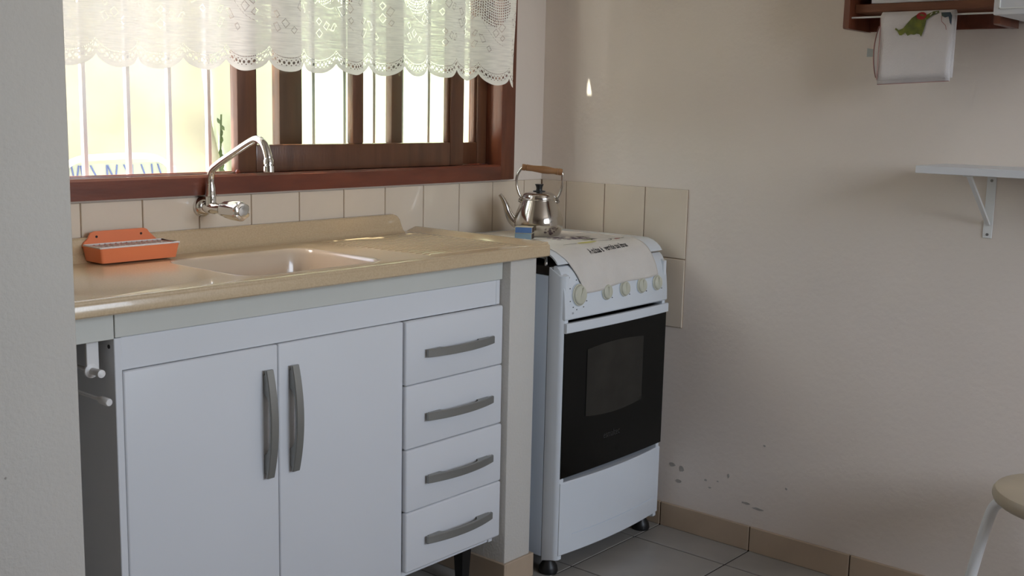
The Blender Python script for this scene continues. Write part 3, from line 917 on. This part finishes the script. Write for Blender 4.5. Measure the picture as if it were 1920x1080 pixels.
# curved lid
prof = [(-0.036, 0.884), (-0.30, 0.887), (-0.430, 0.888), (-0.452, 0.8865), (-0.470, 0.8815), (-0.485, 0.8735), (-0.496, 0.864), (-0.503, 0.8535)]
inn = [(-0.499, 0.8535), (-0.492, 0.862), (-0.481, 0.8705), (-0.468, 0.877), (-0.451, 0.8815), (-0.430, 0.883), (-0.30, 0.882), (-0.036, 0.879)]
b = BM(); prism(b, prof + inn, 0, SX0 + .002, SX1 - .002); part('lid', b, M['enamel'], st)
# control panel
pp = [(-0.487, 0.849), (-0.499, 0.8475), (-0.507, 0.840), (-0.514, 0.828), (-0.520, 0.812), (-0.5255, 0.780), (-0.529, 0.745), (-0.5305, 0.712), (-0.528, 0.7085), (-0.487, 0.7085)]
b = BM(); prism(b, pp, 0, SX0 + .004, SX1 - .004)
bmesh.ops.bevel(b, geom=[e for e in b.edges if abs(e.verts[0].co.x - e.verts[1].co.x) < 1e-6 and min(v.co.y for v in e.verts) < -0.49 and e.calc_length() < .05], offset=0.004, segments=2, profile=.5, affect='EDGES')
cp = part('control_panel', b, M['enamel'], st, ang=30)
def bowed(n, x0, x1, z0, z1, yf, th, m, par, bow=0.008, bev=0.002, zarc=0.0, top_arc=0.0, label=None):
    b = BM(); loops = []
    N = 16
    for i in range(N + 1):
        t = i / N; x = x0 + (x1 - x0) * t; q = 1 - (2 * t - 1) ** 2
        y = yf - bow * q; za = z0 - zarc * q; zb = z1 + top_arc * q
        loops.append([(x, y + th, za), (x, y + bev, za), (x, y, za + bev), (x, y, zb - bev), (x, y + bev, zb), (x, y + th, zb)])
    loft(b, loops); bmesh.ops.recalc_face_normals(b, faces=b.faces)
    return part(n, b, M[m], par, label, ang=30)
od = bowed('oven_door', SX0 + .009, SX1 - .003, 0.274, 0.6985, -0.5275, 0.04, 'oven_glass', st, bow=.006, label='black glass oven door')
bowed('door_handle_strip', SX0 + .008, SX1 - .002, 0.6735, 0.7000, -0.5335, 0.012, 'enamel', od, bow=.007, label='white strip handle')
ow = bowed('oven_window', -0.440, -0.172, 0.432, 0.618, -0.5330, 0.004, 'oven_window', od, bow=.0018, bev=.0005, zarc=.010, top_arc=.008)
bd = bowed('warming_drawer', SX0 + .009, SX1 - .006, 0.056, 0.263, -0.527, 0.05, 'enamel', st, bow=.017, bev=.003)
b = BM(); lps = []
for i in range(15):
    x = SX0 + .06 + .41 * i / 14; t = (x - SX0 - .009) / (SX1 - SX0 - .015); y = -0.527 - .017 * (1 - (2 * t - 1) ** 2)
    lps.append([(x, y + .002, .108), (x, y - .0012, .109), (x, y - .0012, .1105), (x, y + .002, .112)])
loft(b, lps); bmesh.ops.recalc_face_normals(b, faces=b.faces)
part('crease', b, M['enamel_side'], bd)
for x, y in ((-0.528, -0.488), (-0.078, -0.488), (-0.528, -0.07), (-0.078, -0.07)):
    b = BM(); lathe(b, [(0.025, 0.0003), (0.027, .006), (0.024, .02), (0.015, .034), (0.015, .05)], (x, y, 0), n=20); part('foot', b, M['black'], st, 'black rubber foot')
# knobs stand off the sloped panel
def panel_y(z):
    for (ya, za), (yb, zb) in zip(pp, pp[1:]):
        if zb <= z <= za: return ya + (yb - ya) * (za - z) / (za - zb)
nrm = Vector((0, -1, 0.10)).normalized()
for k, (x, r) in enumerate(((-0.481, .031), (-0.357, .0235), (-0.273, .0235), (-0.189, .0235), (-0.110, .0235))):
    z = 0.771 if k == 0 else 0.766
    c = Vector((x, panel_y(z) + .001, z))
    b = BM(); lathe(b, [(r, 0), (r, .002), (r - .0015, .003), (r - .002, .003)], c, nrm, 32); rg = part('dial_ring', b, M['enamel_side'], cp)
    b = BM(); lathe(b, [(r * .95, .002), (r * .95, .005), (r * .86, .0062), (r * .85, .0075), (r * .80, .0105), (r * .72, .0118), (r * .3, .0122), (.001, .0122)], c, nrm, 32)
    kb = part('knob', b, M['knob'], st, 'cream round knob', ang=50)
    zax = Vector((0, nrm.z, -nrm.y)).normalized()
    b = BM()
    box(b, (-.0028, -.0115, -r * .70), (.0028, -.0134, r * .70), .0008)
    rot = Matrix.Rotation(math.radians(0 if k else 25), 4, 'Y')
    bmesh.ops.transform(b, verts=b.verts, matrix=Matrix.Translation(c) @ rot)
    part('pointer', b, M['knob'], kb)
    # tick marks round the dial
    angs = (95, 200, 230, 255, 300, 150, 330) if k == 0 else (-35,)
    for a in angs:
        b = BM()
        rr_ = r + (.0085 if k == 0 else .0095)
        zz = z + rr_ * math.sin(math.radians(a)); xx = x + rr_ * math.cos(math.radians(a))
        box(b, (xx - .0022, panel_y(zz) - .0004, zz - .0012), (xx + .0022, panel_y(zz) + .002, zz + .0012))
        part('dial_mark', b, M['ink'], cp, smooth=False)
for (xx, zz, w, h) in ((-0.512, .818, .003, .006), (-0.527, .822, .0012, .003), (-0.508, .7235, .008, .001), (-0.508, .7265, .008, .001)):
    b = BM(); box(b, (xx - w / 2, panel_y(zz) - .0004, zz - h / 2), (xx + w / 2, panel_y(zz) + .002, zz + h / 2)); part('dial_mark', b, M['ink'], cp, smooth=False)

def text_mesh(s, size, fat=0.0):
    cv = bpy.data.curves.new('lettering', 'FONT'); cv.body = s; cv.size = size; cv.resolution_u = 2; cv.offset = fat
    ob = bpy.data.objects.new('lettering', cv); COL.objects.link(ob)
    dg = bpy.context.evaluated_depsgraph_get()
    me = bpy.data.meshes.new_from_object(ob.evaluated_get(dg))
    bpy.data.objects.remove(ob); bpy.data.curves.remove(cv)
    b = BM(); b.from_mesh(me); bpy.data.meshes.remove(me)
    return b
b = text_mesh('esmaltec', 0.028)
for v in b.verts:
    x, z = v.co.x, v.co.y
    X = -0.355 + x * 0.80; t = (X - SX0) / (SX1 - SX0); q = 1 - (2 * t - 1) ** 2
    v.co = (X, -0.5275 - .006 * q - .0004, 0.352 + z)
part('lettering', b, M['logo'], od, smooth=False)

# ------------------------------------------------------------------ tea towel on the cooker
tt = thing('tea_towel', (-0.31, -0.30, 0.889), 'cream printed tea towel spread over the cooker lid and hanging down its front', 'towel')
# run of the cloth over the lid and panel (y, z), lifted off by its thickness
run = [(-0.075, 0.8862), (-0.25, 0.8882), (-0.40, 0.8895), (-0.431, 0.8895), (-0.4528, 0.8881), (-0.4712, 0.8830), (-0.4863, 0.8750), (-0.4976, 0.8652), (-0.5052, 0.8540), (-0.5115, 0.8420), (-0.5195, 0.8250), (-0.5262, 0.8000), (-0.5305, 0.7720)]
rl = [0.0]
for a, c in zip(run, run[1:]): rl.append(rl[-1] + math.hypot(c[0] - a[0], c[1] - a[1]))
def on_run(s):
    s = max(0, min(rl[-1], s))
    for k in range(len(rl) - 1):
        if s <= rl[k + 1] + 1e-9:
            t = (s - rl[k]) / (rl[k + 1] - rl[k])
            return (run[k][0] + (run[k + 1][0] - run[k][0]) * t, run[k][1] + (run[k + 1][1] - run[k][1]) * t, k)
TOP = rl[6]
def towel_pt(i, s, lift=0.0):
    """i 0..1 across, s metres along the run"""
    y, z, k = on_run(s)
    dn = max(0, (s - TOP) / (rl[-1] - TOP))
    xl = -0.512 + 0.052 * dn; xr = -0.118 + 0.016 * dn
    k2 = max(0, k - 1); k3 = min(len(run) - 1, k + 2)
    d = Vector((0, run[k3][0] - run[k2][0], run[k3][1] - run[k2][1])).normalized()
    nn = Vector((0, d.z, -d.y)); nn = nn if nn.z > 0 or nn.y < 0 else -nn
    w = 0.0007 * math.sin(i * 17 + s * 9) * (1 if s > rl[3] else 0.3) + 0.0016 * dn * (1 + math.sin(i * 23 + 1.5))
    return Vector((xl + (xr - xl) * i, y, z)) + nn * (lift + w)
SE = [rl[-1] - 0.0 - 0.020 * (i / 40) ** 1.0 * 1.0 for i in range(41)]
bm = BM()
def tf(i, j):
    s = (rl[-1] - 0.018 * i + 0.003 * math.sin(i * 9)) * j
    return towel_pt(i, s)
sheet(bm, tf, 48, 70)
cl = part('cloth', bm, M['cloth'], tt, ang=80)
sm = cl.modifiers.new('thickness', 'SOLIDIFY'); sm.thickness = 0.0016; sm.offset = 0
LIFT = 0.0014
def decal(polys, m, name, par):
    """flat print: polygons in (across metres from the left, along metres) laid on the cloth"""
    b = BM()
    W = 0.394
    for P_ in polys:
        vs = [b.verts.new(towel_pt((px) / W, ps, LIFT)) for px, ps in P_]
        b.faces.new(vs)
    part(name, b, m, par, smooth=False)
def x_of(x): return x + 0.512
# lettering along the front fold
b = text_mesh('A cultua \u00e9  verride tos litros', 0.028, 0.0007)
bmesh.ops.triangulate(b, faces=b.faces)
xm = max(v.co.x for v in b.verts)
for v in b.verts:
    a, h = v.co.x / xm, v.co.y
    slant = h * 0.25
    X = -0.392 + a * 0.192 + slant * .4
    s = rl[6] + 0.010 - h * 1.05 - 0.010 * a
    v.co = towel_pt((X + 0.512) / 0.394, s, LIFT)
part('lettering', b, M['ink'], cl, smooth=False)
def blob(cx, cy, rx, ry, n=12, jit=0.0, rot=0.0):
    o = []
    for k in range(n):
        a = 2 * math.pi * k / n; r = 1 + random.uniform(-jit, jit)
        dx, dy = rx * r * math.cos(a), ry * r * math.sin(a)
        o.append((cx + dx * math.cos(rot) - dy * math.sin(rot), cy + dx * math.sin(rot) + dy * math.cos(rot)))
    return o
def s_of(y): return -0.075 - y if y > -0.432 else rl[3]
gp = []
for k in range(34):
    u_ = random.random(); w_ = random.uniform(-1, 1)
    gp.append(blob(x_of(-0.330 + 0.10 * u_ + .01 * w_), s_of(-0.315 - 0.055 * u_ + 0.032 * w_), .0075, .0075, 8))
decal(gp, M['purple'], 'printed_grapes', cl)
decal([blob(x_of(-0.322), s_of(-0.437), .047, .010, 12, .1)], M['yellow'], 'printed_bottle', cl)
decal([blob(x_of(-0.215), s_of(-0.335), .03, .006, 8, .2, .3), blob(x_of(-0.275), s_of(-0.395), .022, .007, 8, .3)], M['leafprint'], 'printed_leaf', cl)
def stroke(pts, w):
    o = []
    for (ax, ay), (bx2, by2) in zip(pts, pts[1:]):
        dx, dy = bx2 - ax, by2 - ay; L = math.hypot(dx, dy) or 1
        nx, ny = -dy / L * w, dx / L * w
        o.append([(ax - nx, ay - ny), (bx2 - nx, by2 - ny), (bx2 + nx, by2 + ny), (ax + nx, ay + ny)])
    return o
arcp = [(x_of(-0.235 + .038 * math.cos(a)), s_of(-0.425) + .022 * math.sin(a) - .008) for a in [k * 0.45 for k in range(12)]]
decal(stroke(arcp, .0013) + stroke([(x_of(-.43), s_of(-.445)), (x_of(-.37), s_of(-.437))], .0014) + stroke([(x_of(-.20), s_of(-.415)), (x_of(-.155), s_of(-.43)), (x_of(-.135), s_of(-.425))], .0016), M['ink'], 'printed_outline', cl)
decal([blob(x_of(-0.177), s_of(-0.43), .014, .006, 8, .2)], M['pinkedge'], 'printed_fruit', cl)

# ------------------------------------------------------------------ kettle
KC = (-0.283, -0.222, 0.8896)
ket = thing('kettle', KC, 'polished steel kettle with turned wooden grip standing on the cooker', 'kettle', rotz=math.atan2(-0.76, 0.65), local=True)
b = BM()
lathe(b, [(0.058, 0), (0.062, .001), (0.0655, .006), (0.0705, .020), (0.0725, .034), (0.0718, .046), (0.0675, .062), (0.0605, .080), (0.0545, .094), (0.0515, .101), (0.0505, .104), (0.049, .104)], n=48)
part('body', b, M['steel'], ket, ang=25)
b = BM(); lathe(b, [(0.0495, .1035), (0.0525, .1045), (0.0530, .1065), (0.050, .108), (0.0495, .112), (0.0475, .1175), (0.041, .1225), (0.030, .126), (0.016, .1275), (0.001, .128)], n=48)
ld = part('lid', b, M['steel'], ket, ang=25)
b = BM(); lathe(b, [(0.018, .1272), (0.018, .1295), (0.0095, .1305), (0.0085, .137), (0.0105, .1435), (0.0125, .1475), (0.0125, .149), (0.001, .1495)], n=28); part('lid_knob', b, M['black'], ld, 'black lid knob')
spts = bez([(-0.052, 0, .030), (-0.068, 0, .036), (-0.080, 0, .047), (-0.090, 0, .066), (-0.097, 0, .086), (-0.106, 0, .104), (-0.115, 0, .1165)], 6)
nS = len(spts)
b = BM(); tube(b, spts, [0.0195 - 0.0142 * (k / (nS - 1)) ** 0.75 for k in range(nS)], 18); part('spout', b, M['steel'], ket)
hp = bez([(-0.049, 0, .106), (-0.058, 0, .118), (-0.0655, 0, .140), (-0.067, 0, .160), (-0.063, 0, .178), (-0.053, 0, .193), (-0.040, 0, .199)], 6)
b = BM(); tube(b, hp, 0.0038, 12); part('handle_bail', b, M['steel'], ket)
hp = bez([(0.050, 0, .106), (0.059, 0, .118), (0.066, 0, .140), (0.0665, 0, .160), (0.0665, 0, .180), (0.060, 0, .1865), (0.050, 0, .1885)], 6)
b = BM(); tube(b, hp, 0.0038, 12); part('handle_bail', b, M['steel'], ket)
b = BM()
A, B_ = Vector((-0.052, 0, .1975)), Vector((0.066, 0, .1850))
dd = (B_ - A)
lathe(b, [(0.0085, 0), (0.0095, .001), (0.0095, .010), (0.0080, .0115), (0.0095, .013), (0.0092, .020), (0.0088, .032), (0.0100, .048), (0.0112, .062), (0.0108, .076), (0.0092, .088), (0.0086, .096), (0.0100, .104), (0.0088, .1065), (0.0098, .108), (0.0096, .117), (0.0080, .1186)], A, dd, 24)
part('grip', b, M['grip'], ket, 'turned wooden grip', ang=30)
for s_ in (-1, 1):
    b = BM(); lathe(b, [(0.007, -.004), (0.007, .006), (0.003, .008)], (s_ * 0.0525, 0, .100), (s_, 0, .6), 14); part('lug', b, M['steel'], ket)

# matchboxes, one on the other, beside the kettle
for k, (dz, mm, rz, lab) in enumerate(((0.0, 'matchpale', -1.08, 'pale blue matchbox lying on the cooker beside the kettle, under another'),
                                      (0.0176, 'matchblue', -1.03, 'deep blue matchbox lying on top of a paler matchbox beside the kettle'))):
    mb = thing('matchbox', (-0.394, -0.262, 0.8898 + dz), lab, 'matchbox', 'matchboxes beside the kettle', rotz=rz, local=True)
    L, W, H = 0.0245, 0.0175, 0.0172
    b = BM(); box(b, (-L, -W, .0004), (L, W, H), .0006, 1); sl = part('sleeve', b, M['card'], mb)
    b = BM(); box(b, (-L + .001, -W - .0004, .001), (L - .001, -W + .001, H - .0006)); part('printed_side', b, M[mm], sl, smooth=False)
    b = BM(); box(b, (L - .001, -W + .001, .002), (L + .0005, W - .001, H - .001)); part('drawer_end', b, M['striker'], mb, smooth=False)

# ================================================================== right wall: shelf
sh = thing('wall_shelf', (-0.1, -1.6, 1.125), 'narrow white shelf on a white angle bracket on the right wall', 'shelf')
b = BM(); box(b, (-0.20, -2.25, 1.1265), (-0.0005, -1.292, 1.144), 0.0008, 1); part('board', b, M['white_lam'], sh)
for yb in (-1.406, -2.1):
    b = BM(); box(b, (-0.003, yb - .011, 0.968), (-0.0002, yb + .011, 1.126), 0.0008, 1); br = part('bracket_plate', b, M['white_paint'], sh)
    b = BM(); box(b, (-0.185, yb - .009, 1.1235), (-0.003, yb + .009, 1.1262), 0.0006, 1); part('bracket_arm', b, M['white_paint'], sh)
    b = BM(); prism(b, [(-0.002, 0.997), (-0.002, 1.004), (-0.160, 1.1245), (-0.172, 1.1245)], 1, yb - .005, yb + .005); part('bracket_brace', b, M['white_paint'], sh)
    for z in (0.977, 1.108):
        b = BM(); lathe(b, [(0.0036, 0), (0.0034, .001), (0.001, .0012)], (-0.003, yb, z), (-1, 0, 0), 12); part('screw', b, M['handle'], br)

# wooden rack with its rod
rk = thing('wooden_rack', (-0.07, -1.245, 1.468), 'dark red wooden wall rack with a thin rod on the right wall', 'rack')
RZ = 1.468
b = BM(); prism(b, [(-0.0005, RZ - .001), (-0.130, RZ), (-0.135, RZ + .002), (-0.136, RZ + .006), (-0.136, 1.86), (-0.0005, 1.86)], 1, -1.0735, -1.0585); part('side_panel', b, M['wood_v'], rk)
b = BM(); prism(b, [(-0.0005, RZ - .001), (-0.130, RZ), (-0.135, RZ + .002), (-0.136, RZ + .006), (-0.136, 1.86), (-0.0005, 1.86)], 1, -1.4350, -1.4200); part('side_panel', b, M['wood_v'], rk)
b = BM(); box(b, (-0.012, -1.4199, RZ), (-0.0005, -1.0736, 1.858), .001, 1); part('back_panel', b, M['wood'], rk)
b = BM(); box(b, (-0.106, -1.4199, 1.5085), (-0.0125, -1.0736, 1.5285), .0015, 1); part('shelf_board', b, M['wood_light'], rk)
b = BM(); box(b, (-0.134, -1.4199, 1.838), (-0.0125, -1.0736, 1.858), .0015, 1); part('top_board', b, M['wood_light'], rk)
b = BM(); tube(b, [(-0.120, -1.4198, 1.4955), (-0.120, -1.0737, 1.4955)], 0.0022, 8); part('rod', b, M['white_plastic'], rk)
b = BM(); lathe(b, [(0.007, 0), (0.007, .004), (0.004, .005), (.001, .005)], (-0.085, -1.0738, 1.520), (0, -1, 0), 14); part('peg', b, M['black'], rk)
bx2 = thing('white_box', (-0.06, -1.25, 1.5288), 'plain white box standing on the wooden wall rack above the towel', 'box')
b = BM(); box(b, (-0.100, -1.402, 1.5290), (-0.014, -1.112, 1.74), .002, 2); part('box_body', b, M['white_lam'], bx2)
b = BM(); box(b, (-0.1012, -1.403, 1.741), (-0.013, -1.111, 1.765), .002, 2); part('box_lid', b, M['white_lam'], bx2)
# hanging cabinet at the edge of the picture
wc = thing('wall_cabinet', (-0.14, -1.8, 1.476), 'white laminate cabinet hung on the right wall beside the wooden rack', 'cabinet')
b = BM(); box(b, (-0.262, -2.10, 1.478), (-0.0005, -1.4640, 2.08), .001, 1); part('cabinet_body', b, M['white_lam'], wc)
for y0, y1 in ((-1.780, -1.4645), (-2.0995, -1.7835)):
    b = BM(); box(b, (-0.281, y0, 1.4765), (-0.2625, y1, 2.082), .003, 2); d = part('door', b, M['white_lam'], wc)
    b = BM()
    for lo, hi in (((-0.2845, y0 + .012, 1.489), (-0.2805, y1 - .012, 1.4915)), ((-0.2845, y1 - .0145, 1.489), (-0.2805, y1 - .012, 2.07)), ((-0.2845, y0 + .012, 1.489), (-0.2805, y0 + .0145, 2.07))):
        box(b, lo, hi)
    part('door_bead', b, M['white_edge'], d, smooth=False)

# towel hung folded over the rod
ht = thing('hanging_towel', (-0.12, -1.24, 1.34), 'white folded towel printed with vegetables hanging from the wooden rack', 'towel')
TY, TYr = -1.1545, -1.3285
def fold_layer(n, y0, y1, zb0, zb1, xf, xb, th, m='cloth_white'):
    b = BM()
    N = 14
    prof_o = [(xb, 0.0, 0), ]
    def P_(i, k):
        y = y0 + (y1 - y0) * i
        zb = zb0 + (zb1 - zb0) * i
        if k <= 1: return (xf - 0.0015 * math.sin(3 * i) * 1, y, zb + (1.4935 - zb) * k)
    cols = []
    for i in range(N + 1):
        t = i / N; y = y0 + (y1 - y0) * t; zb = zb0 + (zb1 - zb0) * t
        pth = []
        for k in range(9):
            pth.append((xf + 0.002 * math.sin(k * .5 + 3 * t), y + 0.0012 * math.sin(k), zb + (1.4945 - zb) * k / 8))
        for k in range(1, 7):
            a = math.pi * k / 7
            cx = (xf + xb) / 2; r = (xb - xf) / 2
            pth.append((cx - r * math.cos(a), y, 1.4945 + r * math.sin(a) * 0.9))
        for k in range(7):
            pth.append((xb, y, 1.4945 - (1.4945 - zb - .008) * k / 6))
        cols.append([b.verts.new(q) for q in pth])
    for A_, C_ in zip(cols, cols[1:]):
        for k in range(len(A_) - 1): b.faces.new((A_[k], C_[k], C_[k + 1], A_[k + 1]))
    o = part(n, b, M[m], ht, ang=80)
    s = o.modifiers.new('thickness', 'SOLIDIFY'); s.thickness = th; s.offset = 0
    return o
fl = fold_layer('front_fold', TY, TYr, 1.342, 1.349, -0.1335, -0.1105, 0.0022)
fold_layer('back_fold', TY + .0005, TYr - .001, 1.333, 1.342, -0.1290, -0.1145, 0.0020)
# bulging side folds with pink stitched edges
for k, (dy, zc, hh, x_) in enumerate(((0.016, 1.415, 0.062, -0.126), (0.010, 1.418, 0.072, -0.120))):
    b = BM()
    sheet(b, lambda i, j: (x_ + 0.001 * i, TY - 0.004 + (dy + .004) * i * math.sin(math.pi * (0.08 + 0.84 * j)) ** 0.7, zc - hh + 2 * hh * j - 0.004 * i), 5, 16)
    o = part('side_fold', b, M['cloth_white'], ht, ang=80)
    s = o.modifiers.new('thickness', 'SOLIDIFY'); s.thickness = 0.0018
    b = BM(); tube(b, [(x_ - .001, TY + dy * math.sin(math.pi * (0.08 + 0.84 * j / 16)) ** 0.7, zc - hh + 2 * hh * j / 16 - .004) for j in range(17)], 0.0012, 6)
    part('stitched_edge', b, M['pinkedge'], o)
b = BM(); tube(b, [(-0.1352, TY, 1.344 + .15 * k / 6) for k in range(7)], 0.0009, 6); part('stitched_edge', b, M['pinkedge'], fl)
b = BM(); tube(b, [(-0.1305, TY - .174 * k / 8, 1.3325 + .009 * k / 8) for k in range(9)], 0.0008, 6); part('stitched_edge', b, M['pinkedge'], fl)
b = BM()
sheet(b, lambda i, j: (-0.119 + 0.0004 * i, TY + .010 + 0.026 * i, 1.400 + 0.017 * j + 0.004 * i * (2 * j - 1) * .5 + .002 * i), 3, 3)
o = part('label_tag', b, M['tag'], ht, 'pale care tag', smooth=False)
s = o.modifiers.new('thickness', 'SOLIDIFY'); s.thickness = 0.0006
def tprint(polys, m, name, up=0.0):
    b = BM()
    for P_ in polys:
        vs = []
        for py, pz in P_:   # offsets in mm from the towel's upper left corner
            y = TY - py / 1000; z = 1.505 - pz / 1000
            t = (y - TY) / (TYr - TY); zb = 1.342 + .007 * t; k = max(0, min(8, (z - zb) / (1.4945 - zb) * 8))
            x = -0.1335 + 0.002 * math.sin(k * .5 + 3 * t)
            if z > 1.4945:
                a = math.asin(min(1, (z - 1.4945) / (0.0115 * .9))); x = -0.122 - 0.0115 * math.cos(a)
            vs.append(b.verts.new((x - 0.0034 - up, y, z)))
        fa_ = b.faces.new(vs)
    bmesh.ops.triangulate(b, faces=b.faces)
    part(name, b, m, fl, smooth=False)
tprint([[(40, 38), (47, 44), (58, 40), (66, 30), (78, 16), (88, 9), (100, 8), (108, 12), (112, 24), (110, 38), (106, 52), (103, 61), (99, 55), (92, 53), (86, 56), (78, 54), (70, 58), (64, 50), (56, 56), (50, 56), (51, 48), (44, 46), (38, 42)],
        [(108, 12), (126, 2), (138, 1), (140, 6), (126, 12), (112, 22)]], M['leafprint'], 'printed_lettuce')
tprint([blob(100, 12, 12, 9, 14)], M['redprint'], 'printed_tomato', 0.0008)
tprint([[(146, 6), (168, 6), (172, 14), (172, 36), (168, 30), (164, 16), (156, 18), (148, 14)]], M['blueprint'], 'printed_cabbage', 0.0022)
tprint(stroke([(147, 14), (148, 26), (152, 30), (158, 36), (161, 46)], .7), M['pinkedge'], 'printed_stem')

# ================================================================== stool
stl = thing('stool', (-0.2552, -1.7136, 0), 'round stool with cream seat and white tubular legs by the right wall', 'stool')
SCx, SCy = -0.2552, -1.7136
b = BM(); lathe(b, [(0.130, .4175), (0.148, .419), (0.157, .426), (0.161, .435), (0.160, .445), (0.155, .4515), (0.147, .4535), (0.08, .452), (0.001, .4515)], (SCx, SCy, 0), n=48); part('seat', b, M['seat'], stl, 'cream round seat')
a0 = math.atan2(0.96, -0.28)
for k in range(4):
    a = a0 + k * math.pi / 2 + 0.0
    n_ = Vector((math.cos(a), math.sin(a), 0))
    c = Vector((SCx, SCy, 0))
    pts = bez([c + n_ * .10 + Vector((0, 0, .418)), c + n_ * .135 + Vector((0, 0, .415)), c + n_ * .153 + Vector((0, 0, .400)), c + n_ * .164 + Vector((0, 0, .362)), c + n_ * .176 + Vector((0, 0, .300)), c + n_ * .205 + Vector((0, 0, .13)), c + n_ * .226 + Vector((0, 0, .004))], 6)
    b = BM(); tube(b, pts, 0.0122, 14); lg = part('leg', b, M['white_paint'], stl, 'white tubular leg')
    b = BM(); lathe(b, [(0.014, 0.0003), (0.015, .004), (0.0145, .02), (.0126, .022)], c + n_ * .2262, n=14); part('rubber_foot', b, M['black'], lg)
b = BM(); tube(b, [p for p in circ((SCx, SCy, 0.16), 0.19, (1, 0, 0), (0, 1, 0), 40)] + [circ((SCx, SCy, 0.16), 0.19, (1, 0, 0), (0, 1, 0), 40)[0]], 0.007, 10, caps=False); part('foot_ring', b, M['white_paint'], stl)
